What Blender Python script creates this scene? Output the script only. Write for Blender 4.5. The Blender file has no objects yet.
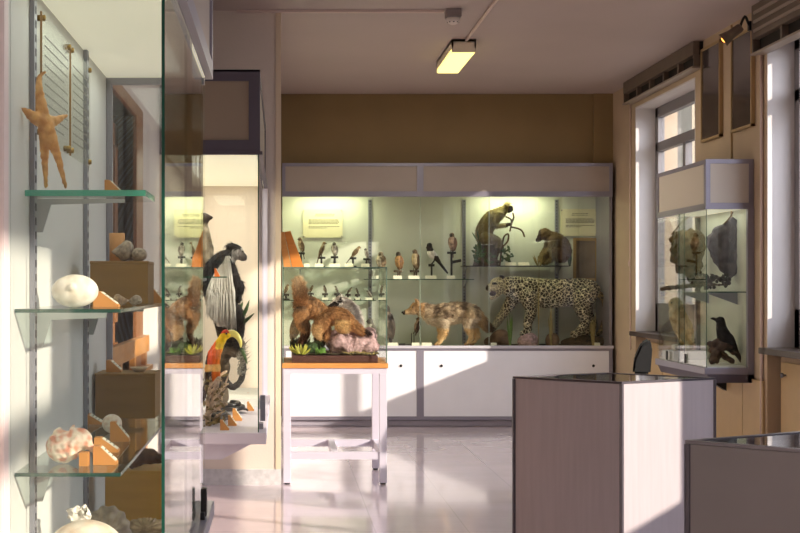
import bpy, bmesh, math, random
from mathutils import Vector, Matrix, Euler, noise
random.seed(7)
C = bpy.context.scene.collection
F, CU, CV, E = 1400.0, 282.0, 287.0, 1.31
V = Vector

def at(u, v, Y):
    return V(((u-CU)*Y/F, Y, E-(v-CV)*Y/F))

# ------------------------------------------------------------------ materials
MATS = {}
def srgb(c):
    return tuple(((x/255)/12.92 if x/255 <= .04045 else ((x/255+.055)/1.055)**2.4) for x in c)

def mat(name, rgb, rough=.5, metal=0., var=0., vscale=8., bump=0., bscale=60., coat=0., stretch=(1,1,1), emit=0., spec=None):
    if name in MATS: return MATS[name]
    m = bpy.data.materials.new(name); m.use_nodes = True
    nt = m.node_tree; b = nt.nodes['Principled BSDF']
    col = srgb(rgb)+(1,)
    b.inputs['Base Color'].default_value = col
    b.inputs['Roughness'].default_value = rough
    b.inputs['Metallic'].default_value = metal
    if spec is not None: b.inputs['Specular IOR Level'].default_value = spec
    if coat: b.inputs['Coat Weight'].default_value = coat; b.inputs['Coat Roughness'].default_value = .08
    if emit:
        b.inputs['Emission Color'].default_value = col; b.inputs['Emission Strength'].default_value = emit
    if var or bump:
        tc = nt.nodes.new('ShaderNodeTexCoord'); mp = nt.nodes.new('ShaderNodeMapping')
        mp.inputs['Scale'].default_value = stretch
        nt.links.new(tc.outputs['Object'], mp.inputs['Vector'])
    if var:
        n = nt.nodes.new('ShaderNodeTexNoise'); n.inputs['Scale'].default_value = vscale; n.inputs['Detail'].default_value = 6
        nt.links.new(mp.outputs[0], n.inputs['Vector'])
        r = nt.nodes.new('ShaderNodeValToRGB')
        r.color_ramp.elements[0].position = .3; r.color_ramp.elements[1].position = .7
        r.color_ramp.elements[0].color = tuple(c*(1-var) for c in col[:3])+(1,)
        r.color_ramp.elements[1].color = tuple(min(1, c*(1+var)) for c in col[:3])+(1,)
        nt.links.new(n.outputs['Fac'], r.inputs[0]); nt.links.new(r.outputs[0], b.inputs['Base Color'])
    if bump:
        n2 = nt.nodes.new('ShaderNodeTexNoise'); n2.inputs['Scale'].default_value = bscale; n2.inputs['Detail'].default_value = 5
        nt.links.new(mp.outputs[0], n2.inputs['Vector'])
        bp = nt.nodes.new('ShaderNodeBump'); bp.inputs['Strength'].default_value = bump; bp.inputs['Distance'].default_value = .01
        nt.links.new(n2.outputs['Fac'], bp.inputs['Height']); nt.links.new(bp.outputs[0], b.inputs['Normal'])
    MATS[name] = m
    return m

def glass(name, tint=(1,1,1), f0=.045, rough=0., gain=1.):
    """thin pane: mirror share by the Fresnel curve of the true angle, the rest straight through"""
    if name in MATS: return MATS[name]
    m = bpy.data.materials.new(name); m.use_nodes = True
    nt = m.node_tree; nt.nodes.remove(nt.nodes['Principled BSDF']); N = nt.nodes.new
    out = nt.nodes['Material Output']
    g = N('ShaderNodeNewGeometry'); d = N('ShaderNodeVectorMath'); d.operation = 'DOT_PRODUCT'
    nt.links.new(g.outputs['Normal'], d.inputs[0]); nt.links.new(g.outputs['Incoming'], d.inputs[1])
    def mth(op, a, b=None):
        x = N('ShaderNodeMath'); x.operation = op
        for i, s in enumerate((a, b)):
            if s is None: continue
            if isinstance(s, (int, float)): x.inputs[i].default_value = s
            else: nt.links.new(s, x.inputs[i])
        return x.outputs[0]
    c = mth('ABSOLUTE', d.outputs['Value']); p = mth('POWER', mth('SUBTRACT', 1., c), 5.)
    f = mth('MINIMUM', mth('MULTIPLY', mth('ADD', mth('MULTIPLY', p, 1-f0), f0), gain), 1.)
    t = N('ShaderNodeBsdfTransparent'); t.inputs[0].default_value = tint+(1,)
    gl = N('ShaderNodeBsdfGlossy'); gl.inputs['Roughness'].default_value = rough
    mx = N('ShaderNodeMixShader')
    nt.links.new(f, mx.inputs[0]); nt.links.new(t.outputs[0], mx.inputs[1]); nt.links.new(gl.outputs[0], mx.inputs[2])
    nt.links.new(mx.outputs[0], out.inputs['Surface'])
    MATS[name] = m
    return m

def fur(name='fur_attr', rough=.85, nscale=90., var=.3, bump=.5, stretch=(1,1,1)):
    """coat whose colour regions come from the point attribute Col, broken up by fine noise"""
    if name in MATS: return MATS[name]
    m = bpy.data.materials.new(name); m.use_nodes = True
    nt = m.node_tree; b = nt.nodes['Principled BSDF']; N = nt.nodes.new
    b.inputs['Roughness'].default_value = rough; b.inputs['Specular IOR Level'].default_value = .2
    a = N('ShaderNodeAttribute'); a.attribute_name = 'Col'
    tc = N('ShaderNodeTexCoord'); mp = N('ShaderNodeMapping'); mp.inputs['Scale'].default_value = stretch
    nt.links.new(tc.outputs['Object'], mp.inputs[0])
    n = N('ShaderNodeTexNoise'); n.inputs['Scale'].default_value = nscale; n.inputs['Detail'].default_value = 6
    nt.links.new(mp.outputs[0], n.inputs['Vector'])
    mr = N('ShaderNodeMapRange'); mr.inputs[1].default_value = .3; mr.inputs[2].default_value = .7
    mr.inputs[3].default_value = 1-var; mr.inputs[4].default_value = 1+var
    nt.links.new(n.outputs['Fac'], mr.inputs[0])
    mul = N('ShaderNodeVectorMath'); mul.operation = 'SCALE'
    nt.links.new(a.outputs['Color'], mul.inputs[0]); nt.links.new(mr.outputs[0], mul.inputs['Scale'])
    nt.links.new(mul.outputs[0], b.inputs['Base Color'])
    bp = N('ShaderNodeBump'); bp.inputs['Strength'].default_value = bump; bp.inputs['Distance'].default_value = .006
    nt.links.new(n.outputs['Fac'], bp.inputs['Height']); nt.links.new(bp.outputs[0], b.inputs['Normal'])
    MATS[name] = m
    return m

def leopard_mat():
    m = bpy.data.materials.new('leopard_coat'); m.use_nodes = True
    nt = m.node_tree; b = nt.nodes['Principled BSDF']; N = nt.nodes.new
    b.inputs['Roughness'].default_value = .8; b.inputs['Specular IOR Level'].default_value = .2
    a = N('ShaderNodeAttribute'); a.attribute_name = 'Col'
    tc = N('ShaderNodeTexCoord')
    nz = N('ShaderNodeTexNoise'); nz.inputs['Scale'].default_value = 25
    nt.links.new(tc.outputs['Object'], nz.inputs['Vector'])
    sc = N('ShaderNodeVectorMath'); sc.operation = 'MULTIPLY_ADD'; sc.inputs[1].default_value = (.022,)*3
    nt.links.new(nz.outputs['Color'], sc.inputs[0]); nt.links.new(tc.outputs['Object'], sc.inputs[2])
    vo = N('ShaderNodeTexVoronoi'); vo.feature = 'DISTANCE_TO_EDGE'; vo.inputs['Scale'].default_value = 34
    nt.links.new(sc.outputs[0], vo.inputs['Vector'])
    r = N('ShaderNodeValToRGB'); e = r.color_ramp.elements
    e[0].position = .045; e[0].color = (0,0,0,1); e[1].position = .075; e[1].color = (1,1,1,1)
    x = e.new(.36); x.color = (1,1,1,1); x = e.new(.44); x.color = (.7,.7,.7,1)
    nt.links.new(vo.outputs['Distance'], r.inputs[0])
    mx = N('ShaderNodeMix'); mx.data_type = 'RGBA'
    inv = N('ShaderNodeMath'); inv.operation = 'MULTIPLY'
    nt.links.new(r.outputs[0], inv.inputs[0]); nt.links.new(a.outputs['Alpha'], inv.inputs[1])
    nt.links.new(inv.outputs[0], mx.inputs[0]); nt.links.new(a.outputs['Color'], mx.inputs[6])
    mx.inputs[7].default_value = srgb((38,30,20))+(1,)
    nt.links.new(mx.outputs[2], b.inputs['Base Color'])
    n2 = N('ShaderNodeTexNoise'); n2.inputs['Scale'].default_value = 150
    nt.links.new(tc.outputs['Object'], n2.inputs['Vector'])
    bp = N('ShaderNodeBump'); bp.inputs['Strength'].default_value = .4; bp.inputs['Distance'].default_value = .005
    nt.links.new(n2.outputs['Fac'], bp.inputs['Height']); nt.links.new(bp.outputs[0], b.inputs['Normal'])
    return m

def floor_mat():
    m = bpy.data.materials.new('polished_floor'); m.use_nodes = True
    nt = m.node_tree; b = nt.nodes['Principled BSDF']; N = nt.nodes.new
    tc = N('ShaderNodeTexCoord')
    n1 = N('ShaderNodeTexNoise'); n1.inputs['Scale'].default_value = 2.2; n1.inputs['Detail'].default_value = 8
    n2 = N('ShaderNodeTexVoronoi'); n2.inputs['Scale'].default_value = 70
    br = N('ShaderNodeTexBrick'); br.inputs['Scale'].default_value = 1.
    br.offset = 0.; br.inputs['Mortar Size'].default_value = .004; br.inputs['Brick Width'].default_value = .5; br.inputs['Row Height'].default_value = .5
    br.inputs['Color1'].default_value = (1,1,1,1); br.inputs['Color2'].default_value = (.98,.98,.98,1); br.inputs['Mortar'].default_value = (.86,.86,.86,1)
    for n in (n1, n2, br): nt.links.new(tc.outputs['Object'], n.inputs['Vector'])
    r = N('ShaderNodeValToRGB'); e = r.color_ramp.elements
    e[0].position = .3; e[0].color = srgb((206,190,196))+(1,); e[1].position = .7; e[1].color = srgb((216,200,206))+(1,)
    nt.links.new(n1.outputs['Fac'], r.inputs[0])
    mx = N('ShaderNodeMix'); mx.data_type = 'RGBA'; mx.blend_type = 'MULTIPLY'; mx.inputs[0].default_value = 1
    nt.links.new(r.outputs[0], mx.inputs[6]); nt.links.new(br.outputs['Color'], mx.inputs[7])
    nt.links.new(mx.outputs[2], b.inputs['Base Color'])
    mr = N('ShaderNodeMapRange'); mr.inputs[3].default_value = .14; mr.inputs[4].default_value = .22
    nt.links.new(n1.outputs['Fac'], mr.inputs[0]); nt.links.new(mr.outputs[0], b.inputs['Roughness'])
    b.inputs['Coat Weight'].default_value = .6; b.inputs['Coat Roughness'].default_value = .06
    return m

M_wall = mat('cream_ochre_plaster', (188,166,140), .8, var=.05, vscale=3, bump=.08, bscale=90)
M_backwall = mat('ochre_back_wall', (142,118,80), .8, var=.05, vscale=3, bump=.08, bscale=90)
M_white = mat('white_plaster', (226,214,204), .8, var=.03, vscale=3, bump=.06, bscale=90)
M_reveal = mat('white_reveal_paint', (214,208,206), .7, var=.03, vscale=4)
M_ceil = mat('white_ceiling', (188,172,166), .55, var=.03, vscale=1.5, bump=.05, bscale=40)
M_alu = mat('lilac_aluminium', (146,142,156), .38, .35)
M_aludark = mat('dark_anodised_frame', (92,86,98), .42, .4)
M_panel = mat('warm_grey_laminate', (168,154,144), .5, var=.03, vscale=4)
M_door = mat('white_laminate_door', (236,235,242), .45, var=.02, vscale=5)
M_caseback = mat('pale_green_back_panel', (204,206,190), .7, var=.02)
M_caseback2 = mat('white_back_panel', (208,208,202), .6, var=.02)
M_glass = glass('clear_pane', (.975,.985,.975))
M_glassw = glass('window_pane', (.95,.97,.98))
M_glassedge = mat('green_glass_edge', (22,70,58), .15, coat=.5)
M_shelfglass = glass('shelf_glass', (.88,.95,.92), .06)
M_wood = mat('orange_beech', (204,140,74), .5, var=.12, vscale=5, stretch=(1,1,8))
M_brownbox = mat('brown_stained_plywood', (138,102,44), .55, var=.12, vscale=6, stretch=(1,1,6))
M_card = mat('cream_card', (232,226,204), .7)
M_ink = mat('grey_print', (120,114,100), .8)
M_black = mat('black_plastic', (18,18,20), .5)
M_rail = mat('grey_steel_rail', (138,140,150), .4, .35)
M_railholes = mat('dark_slots', (34,36,38), .7)
M_steel = mat('white_lilac_paint', (206,200,214), .4)
M_dark = mat('charcoal_metal', (48,46,48), .45, .3)
M_twig = mat('dry_twig', (96,74,50), .85, var=.3, vscale=40, bump=.5)
M_bark = mat('grey_brown_bark', (84,72,58), .9, var=.35, vscale=25, bump=.8, bscale=50)
M_leaf = mat('dark_green_leaf', (58,84,44), .6, var=.3, vscale=30)
M_reed = mat('dry_yellow_reed', (150,132,78), .7, var=.2, vscale=30)
M_grass = mat('green_blade', (88,118,52), .6, var=.2, vscale=30)
M_moss = mat('moss', (54,76,38), .95, var=.4, vscale=60, bump=.8, bscale=120)
M_rock = mat('pink_grey_rock', (176,144,142), .85, var=.45, vscale=45, bump=1., bscale=60)
M_brownrock = mat('brown_rock', (120,94,72), .9, var=.3, vscale=15, bump=.8, bscale=40)
M_fur = fur()
M_feather = fur('feather_attr', .6, 60., .3, .5, (1,1,.35))
M_shellmat = fur('shell_attr', .35, 45., .15, .2)
M_eye = mat('glass_eye', (16,12,10), .08, coat=1.)

# ------------------------------------------------------------------ mesh helpers
def new_bm(): return bmesh.new()

def box(bm, x0, x1, y0, y1, z0, z1, mi=0, bev=0.):
    r = bmesh.ops.create_cube(bm, size=1)
    vs = r['verts']
    for v in vs:
        v.co = V(((x0+x1)/2+v.co.x*(x1-x0), (y0+y1)/2+v.co.y*(y1-y0), (z0+z1)/2+v.co.z*(z1-z0)))
    fs = set(f for v in vs for f in v.link_faces)
    for f in fs: f.material_index = mi
    if bev:
        es = list(set(e for v in vs for e in v.link_edges))
        rr = bmesh.ops.bevel(bm, geom=es, offset=bev, segments=2, affect='EDGES', profile=.6)
        for f in rr['faces']: f.material_index = mi
    return bm

def prism(bm, pts, z0, z1, mi=0):
    """vertical prism over the ground polygon pts [(x,y)...]"""
    lo = [bm.verts.new((x, y, z0)) for x, y in pts]; hi = [bm.verts.new((x, y, z1)) for x, y in pts]
    n = len(pts); fs = [bm.faces.new(lo[::-1]), bm.faces.new(hi)]
    for i in range(n): fs.append(bm.faces.new((lo[i], lo[(i+1) % n], hi[(i+1) % n], hi[i])))
    for f in fs: f.material_index = mi
    bmesh.ops.recalc_face_normals(bm, faces=fs)

def extr(bm, pts, d, mi=0):
    """extrude the 3-D polygon pts by the vector d"""
    d = V(d); a = [bm.verts.new(V(p)) for p in pts]; b = [bm.verts.new(V(p)+d) for p in pts]
    n = len(pts); fs = [bm.faces.new(a[::-1]), bm.faces.new(b)]
    for i in range(n): fs.append(bm.faces.new((a[i], a[(i+1) % n], b[(i+1) % n], b[i])))
    for f in fs: f.material_index = mi
    bmesh.ops.recalc_face_normals(bm, faces=fs)

def tube(bm, pts, radii, seg=8, cap=True, flat=None, mi=0):
    """tapered tube along pts; flat=(axis, factor) squashes the section"""
    pts = [V(p) for p in pts]
    if isinstance(radii, (int, float)): radii = [radii]*len(pts)
    rings = []; prev = None
    for i, p in enumerate(pts):
        t = (pts[min(i+1, len(pts)-1)]-pts[max(i-1, 0)])
        t = t.normalized() if t.length > 1e-9 else V((0,0,1))
        a = prev if prev is not None else (V((0,0,1)) if abs(t.z) < .9 else V((1,0,0)))
        n = (a-t*a.dot(t)).normalized(); b = t.cross(n); prev = n
        ring = []
        for k in range(seg):
            an = 2*math.pi*k/seg
            o = n*math.cos(an)*radii[i]+b*math.sin(an)*radii[i]
            if flat:
                ax = V(flat[0]).normalized(); o = o-ax*o.dot(ax)*(1-flat[1])
            ring.append(bm.verts.new(p+o))
        rings.append(ring)
    fs = []
    for r0, r1 in zip(rings, rings[1:]):
        for k in range(seg): fs.append(bm.faces.new((r0[k], r0[(k+1) % seg], r1[(k+1) % seg], r1[k])))
    if cap: fs += [bm.faces.new(rings[0][::-1]), bm.faces.new(rings[-1])]
    for f in fs: f.material_index = mi; f.smooth = seg > 5
    return bm

def ell(bm, c, r, rot=(0,0,0), sub=3, mi=0):
    if isinstance(r, (int, float)): r = (r, r, r)
    m = Matrix.Translation(V(c)) @ Euler(rot).to_matrix().to_4x4() @ Matrix.Diagonal((r[0], r[1], r[2], 1))
    res = bmesh.ops.create_icosphere(bm, subdivisions=sub, radius=1, matrix=m)
    for v in res['verts']:
        for f in v.link_faces: f.material_index = mi; f.smooth = True

def lathe(bm, c, prof, seg=24, axis=None, mi=0):
    """prof [(r,h)...] turned about axis (z by default) through c"""
    q = V((0,0,1)).rotation_difference(V(axis)) if axis else None
    rings = []
    for r, h in prof:
        ring = []
        for k in range(seg):
            a = 2*math.pi*k/seg; p = V((r*math.cos(a), r*math.sin(a), h))
            if q: p = q @ p
            ring.append(bm.verts.new(V(c)+p))
        rings.append(ring)
    fs = []
    for r0, r1 in zip(rings, rings[1:]):
        for k in range(seg): fs.append(bm.faces.new((r0[k], r0[(k+1) % seg], r1[(k+1) % seg], r1[k])))
    fs += [bm.faces.new(rings[0][::-1]), bm.faces.new(rings[-1])]
    for f in fs: f.material_index = mi; f.smooth = True

def smooth_pts(pts, n=4):
    """Catmull-Rom through pts"""
    P = [V(p) for p in pts]; out = []
    for i in range(len(P)-1):
        p0 = P[max(i-1, 0)]; p1 = P[i]; p2 = P[i+1]; p3 = P[min(i+2, len(P)-1)]
        for k in range(n):
            t = k/n
            out.append(.5*((2*p1)+(p2-p0)*t+(2*p0-5*p1+4*p2-p3)*t*t+(3*p1-p0-3*p2+p3)*t**3))
    out.append(P[-1]); return out

def interp(vals, n=4):
    out = []
    for a, b in zip(vals, vals[1:]):
        for k in range(n): out.append(a+(b-a)*k/n)
    return out+[vals[-1]]

def link_mesh(name, bm, mats, loc=(0,0,0), parent=None, smooth=False):
    me = bpy.data.meshes.new(name)
    if smooth:
        for f in bm.faces: f.smooth = True
    bmesh.ops.translate(bm, verts=bm.verts, vec=-V(loc))
    bm.to_mesh(me); bm.free()
    for m in (mats if isinstance(mats, (list, tuple)) else [mats]): me.materials.append(m)
    o = bpy.data.objects.new(name, me); C.objects.link(o)
    if parent is not None: o.parent = parent
    else: o.location = loc
    return o

def tag(o, label=None, cat=None, group=None, kind=None):
    if label: o['label'] = label
    if cat: o['category'] = cat
    if group: o['group'] = group
    if kind: o['kind'] = kind
    return o

class Thing:
    """an Empty at the base of a thing; parts are built in world coordinates"""
    def __init__(s, name, loc, label, cat, group=None, kind=None):
        s.loc = V(loc); s.o = bpy.data.objects.new(name, None); s.o.empty_display_size = .05
        C.objects.link(s.o); s.o.location = s.loc; tag(s.o, label, cat, group, kind)
    def part(s, name, bm, mats, parent=None, label=None, smooth=False):
        o = link_mesh(name, bm, mats, s.loc, parent or s.o, smooth)
        if label: o['label'] = label
        return o
    def adopt(s, name, me, mats, parent=None, label=None):
        me.transform(Matrix.Translation(-s.loc))
        me.materials.clear()
        for m in (mats if isinstance(mats, (list, tuple)) else [mats]): me.materials.append(m)
        me.name = name; o = bpy.data.objects.new(name, me); C.objects.link(o); o.parent = parent or s.o
        if label: o['label'] = label
        return o

def single(name, bm, mats, loc, label, cat, group=None, smooth=False, kind=None):
    return tag(link_mesh(name, bm, mats, loc, None, smooth), label, cat, group, kind)

def struct(name, bm, mats, smooth=False):
    return tag(link_mesh(name, bm, mats, (0,0,0), None, smooth), kind='structure')

def fuse(bm, voxel, smooth=6, colour=None, rough=0., rscale=60., factor=.5):
    """melt overlapping closed shapes into one continuous skin; colour(p,n)->sRGB per point"""
    me = bpy.data.meshes.new('t'); bm.to_mesh(me); bm.free()
    o = bpy.data.objects.new('t', me); C.objects.link(o)
    r = o.modifiers.new('r', 'REMESH'); r.mode = 'VOXEL'; r.voxel_size = voxel; r.use_smooth_shade = True
    if smooth:
        s = o.modifiers.new('s', 'SMOOTH'); s.iterations = smooth; s.factor = factor
    dg = bpy.context.evaluated_depsgraph_get(); dg.update()
    out = bpy.data.meshes.new_from_object(o.evaluated_get(dg))
    bpy.data.objects.remove(o); bpy.data.meshes.remove(me)
    if rough:
        ns = [v.normal.copy() for v in out.vertices]
        for v, n in zip(out.vertices, ns):
            v.co += n*noise.noise(v.co*rscale)*rough
    for p in out.polygons: p.use_smooth = True
    paint(out, colour or (lambda p, n: (128,128,128)))
    return out

def paint(me, colour):
    a = me.color_attributes.new('Col', 'FLOAT_COLOR', 'POINT')
    for i, v in enumerate(me.vertices):
        c = colour(v.co, v.normal); a.data[i].color = srgb(c[:3])+((c[3] if len(c) > 3 else 1.),)

def strands(me, n, length, width, flow, lift=.45, jit=.35, seed=1, keep=None):
    """fine tapering hairs rooted on the skin me, each the colour of its root"""
    rd = random.Random(seed); me.calc_loop_triangles(); tris = me.loop_triangles; vs = me.vertices
    cum = []; t = 0.
    for q in tris: t += q.area; cum.append(t)
    import bisect
    V_, F_, K_ = [], [], []; col = me.color_attributes['Col'].data
    for _ in range(n):
        q = tris[bisect.bisect(cum, rd.random()*t)] if cum else None
        a, b_, c = (rd.random() for _ in range(3)); w_ = a+b_+c
        i0, i1, i2 = q.vertices; p = (vs[i0].co*a+vs[i1].co*b_+vs[i2].co*c)/w_
        if keep and not keep(p): continue
        nn = vs[i0].normal; f = V(flow); f = f-nn*f.dot(nn); f = f.normalized() if f.length > 1e-4 else V((0,0,-1))
        d_ = (f+nn*lift+V((rd.uniform(-jit,jit), rd.uniform(-jit,jit), rd.uniform(-jit,jit)))).normalized(); L = length*rd.uniform(.6,1.2)
        sd_ = d_.cross(nn); sd_ = sd_.normalized()*width*.5 if sd_.length > 1e-5 else V((width*.5,0,0)); p = p-nn*width*.5
        k = len(V_); e2 = nn*width*.5
        V_ += [p-sd_, p+sd_, p+e2*1.6, p+d_*L-nn*L*.12]; F_ += [(k,k+1,k+3),(k+1,k+2,k+3),(k+2,k,k+3)]
        cc = tuple(col[i0].color); g = rd.uniform(.75,1.3); K_ += [(cc[0]*g, cc[1]*g, cc[2]*g, 1)]*4
    m = bpy.data.meshes.new('fur'); m.from_pydata([tuple(x) for x in V_], [], F_); m.update()
    a = m.color_attributes.new('Col', 'FLOAT_COLOR', 'POINT')
    for i, c in enumerate(K_): a.data[i].color = c
    return m

def furry(d, name, me, n, length, width, flow, lift=.45, jit=.35, seed=1, keep=None, m=None):
    h = strands(me, n, length, width, flow, lift, jit, seed, keep)
    body = d.adopt(name, me, m or M_fur); d.adopt('fur', h, m or M_fur, body); return body

def mix(a, b, t):
    t = max(0, min(1, t)); return tuple(x+(y-x)*t for x, y in zip(a[:3], b[:3]))

def limb(bm, pts, radii, n=3, seg=10, flat=None):
    tube(bm, smooth_pts(pts, n), interp(radii, n), seg, True, flat)
    ell(bm, pts[0], radii[0], sub=2); ell(bm, pts[-1], radii[-1], sub=2)

def X(u, Y): return (u-CU)*Y/F
def Z(v, Y): return E-(v-CV)*Y/F
ZC = 3.14                                   # ceiling height
YB, YBW = 13.10, 13.27                      # front of the long back case, bulkhead wall over it
XW, XG = 3.13, 3.30                         # face of the right wall, plane of its windows
YP = 9.27                                   # face of the left pier

# ================================================================== THE SETTING
b = new_bm(); box(b, -3.0, 3.6, -1.6, 13.9, -.1, 0); struct('floor', b, floor_mat())
b = new_bm(); box(b, -3.0, 3.6, -1.6, 13.9, ZC, ZC+.15); struct('ceiling', b, M_ceil)
b = new_bm(); box(b, -.62, XW+.1, YBW, YBW+.08, 2.44, ZC); box(b, -.62, 3.6, 13.76, 13.9, 0, ZC)
box(b, X(593, YBW), XW+.02, YBW-.03, YBW, 2.44, ZC)
struct('wall_back', b, M_backwall)
b = new_bm(); box(b, -.62, -.012, YP, 13.75, 0, ZC); struct('wall_pier', b, mat('pale_pier_plaster', (224,210,196), .8, var=.04, vscale=3, bump=.08, bscale=90))
b = new_bm(); box(b, -.598, -.0055, YP-.012, YP-.001, 0, .105); box(b, -.0115, -.0055, YP-.001, 13.05, 0, .105)
struct('baseboard_left', b, mat('grey_stone_skirting', (204,202,202), .5, var=.12, vscale=30))
b = new_bm(); box(b, -.042, -.006, YP-.006, YP+.03, .106, ZC-.002); struct('trim_1', b, mat('cream_corner_guard', (226,206,178), .5))
b = new_bm(); box(b, -.72, 3.5, -1.6, -1.5, 0, ZC); struct('wall_front', b, M_wall)
# left wall, with the doorway between the two wall cases
DY0, DY1, DZ = 4.60, 5.64, 2.0
b = new_bm()
box(b, -.72, -.60, -1.5, DY0, 0, ZC); box(b, -.72, -.60, DY1, YP, 0, ZC); box(b, -.72, -.60, DY0, DY1, DZ, ZC)
box(b, -1.4, -1.3, DY0-.6, DY1+.9, 0, ZC)
struct('wall_left', b, M_white)
d = Thing('door_1', (-.6, (DY0+DY1)/2, 0), None, None, kind='structure')
b = new_bm(); box(b, -.73, -.585, DY1, DY1+.26, 0, DZ+.05, bev=.004); box(b, -.73, -.585, DY0-.05, DY0, 0, DZ+.05, bev=.004); box(b, -.73, -.585, DY0, DY1, DZ, DZ+.05, bev=.004)
M_dwood = mat('brown_door_wood', (150,98,58), .5, var=.12, vscale=5, stretch=(1,1,8)); d.part('door_frame', b, M_dwood)
b = new_bm()
for z0, z1 in ((.02,.2),(.98,1.05),(1.09,1.17),(1.87,1.955)): box(b, -.70, -.66, DY0+.02, DY1-.01, z0, z1)
for y0 in (DY0+.01, DY1-.11, (DY0+DY1)/2-.03): box(b, -.70, -.66, y0, y0+(.1 if y0 > DY1-.2 or y0 < DY0+.1 else .05), .02, 1.955)
leaf = d.part('door_leaf', b, M_dwood)
b = new_bm(); box(b, -.683, -.677, DY0+.05, DY1-.05, .2, 1.9); d.part('pane', b, mat('door_glass_unlit_room', (40,42,40), .1, coat=.5), leaf)  # opaque pane painted dark for the unlit room behind the door

d = Thing('wooden_railing', (-.58, 5.2, 0), 'sunlit wooden railing before the dark doorway, seen through the shell case', 'railing')
b = new_bm(); box(b, -.590, -.560, 4.4, 5.92, 1.04, 1.108, bev=.004); d.part('top_board', b, M_wood)
b = new_bm(); box(b, -.595, -.545, 4.4, 5.92, .965, .985, bev=.004); d.part('ledge', b, M_wood)
for y in (4.45, 4.95, 5.42, 5.85):
    b = new_bm(); box(b, -.590, -.565, y-.035, y+.035, 0, .964); d.part('post', b, M_wood)
    b = new_bm(); box(b, -.588, -.567, y-.03, y+.03, .9855, 1.0395); d.part('block', b, M_wood)
# right wall with its row of windows
WINS = [(10.6, 12.39, 2.90), (7.0, 9.03, 2.93), (4.95, 6.6, 2.95), (2.9, 4.54, 2.95), (-.9, 1.06, 3.05)]
SILLS = [.92, .92, .92, .92, .92]
RAILZ = 1.17                                # top of the broad bottom rail of every window
b = new_bm(); ys = [13.9]
for (y0, y1, zt), SILL in zip(WINS, SILLS):
    box(b, XW, 3.5, y1, ys[-1], 0, ZC)
    box(b, XW, 3.5, y0, y1, zt, ZC)
    box(b, XW+.11, 3.5, y0, y1, 0, SILL-.04)
    ys.append(y0)
box(b, XW, 3.5, -1.5, -.9, 0, ZC)
struct('wall_right', b, M_wall)
b = new_bm()
for (y0, y1, zt), SILL in zip(WINS, SILLS):  # plastered reveals lining each opening
    box(b, XW-.002, 3.36, y1-.012, y1, SILL, zt); box(b, XW-.002, 3.36, y0, y0+.012, SILL, zt); box(b, XW-.002, 3.36, y0, y1, zt-.012, zt)
struct('trim_2', b, M_reveal)
M_winframe = mat('grey_window_frame', (128,124,126), .5)
M_sill = mat('dark_stone_sill', (74,62,56), .4, var=.2, vscale=30)
for i, (y0, y1, zt) in enumerate(WINS):
    SILL = SILLS[i]; d = Thing('window_%d' % (i+1), (XG, (y0+y1)/2, SILL), None, None, kind='structure')
    tz = 2.50; ym = (y0+y1)/2; b = new_bm(); g = .012
    for a0, a1, z0, z1 in ((y0+g, y1-g, SILL, RAILZ), (y0+g, y1-g, zt-.10, zt-g), (y0+g, y1-g, tz, tz+.08), (y0+g, y0+.07, SILL, zt-g), (y1-.10, y1-g, SILL, zt-g), (ym-.035, ym+.035, RAILZ, tz)):
        box(b, XG, XG+.06, a0, a1, z0, z1, bev=.004)
    fr = d.part('window_frame', b, M_winframe)
    for a0, a1, z0, z1 in ((y0+.07, ym-.035, RAILZ, tz), (ym+.035, y1-.10, RAILZ, tz), (y0+.07, y1-.10, tz+.08, zt-.10)):
        b = new_bm(); box(b, XG+.027, XG+.033, a0, a1, z0, z1); d.part('pane', b, M_glassw, fr)
    b = new_bm(); box(b, XW-.06, XG+.02, y0, y1, SILL-.04, SILL, bev=.006); d.part('window_sill', b, M_sill)

# cabinets under the windows
SILL = .92
for i, (y0, y1, zt) in enumerate(WINS[:2]):
    d = Thing('radiator_cabinet', (XW+.08, (y0+y1)/2, 0), ['tan cabinet under the window behind the hanging glass case', 'tan cabinet with round knob under the nearer window sill'][i], 'cabinet')
    b = new_bm(); box(b, XW+.085, XW+.109, y0+.01, y1-.01, .02, SILL-.045); d.part('body', b, M_wall)
    n = 3; w = (y1-y0-.08)/n
    for k in range(n):
        a = y0+.03+k*w
        b = new_bm(); box(b, XW+.066, XW+.085, a+.008, a+w-.008, .10, SILL-.09, bev=.003); dr = d.part('door', b, mat('tan_laminate', (200,170,126), .5, var=.04))
        b = new_bm(); lathe(b, (XW+.066, a+w-.10, SILL-.17), [(.006,0),(.006,-.012),(.016,-.02),(.016,-.03),(.008,-.034)], 14, (1,0,0)); d.part('knob', b, M_rail, dr)
# low tan panels along the pier
d = Thing('pier_panel', (XW-.02, 9.8, 0), 'tan wainscot boards on the pier below the hanging glass case', 'wall panel')
for a, c in ((9.07, 9.46), (9.47, 10.58)):
    b = new_bm(); box(b, XW-.018, XW-.001, a, c, .01, .70, bev=.003); d.part('board', b, mat('tan_laminate', (200,170,126)))

# conduits
def conduit(pts, r, m, label, name='ceiling_conduit'):
    b = new_bm(); tube(b, pts, r, 8); p = V(pts[0]); return single(name, b, m, p, label, 'conduit')
M_cond = mat('white_pvc', (222,200,190), .45)
b = new_bm(); box(b, -.3, 1.07, 9.235, 9.262, ZC-.018, ZC-.001); single('ceiling_cable_duct', b, M_cond, (.4, 9.25, ZC-.018), 'thin pale cable duct crossing the ceiling to the smoke detector', 'cable duct')
conduit([(1.358, 6.5, ZC-.012), (1.358, 10.31, ZC-.012)], .011, M_cond, 'pale pipe along the ceiling ending at the lit ceiling lamp')
conduit([(XW-.013, 9.10, .02), (XW-.013, 9.10, 2.86)], .011, M_cond, 'white vertical pipe on the wall edge beside the hanging glass case')
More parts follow.
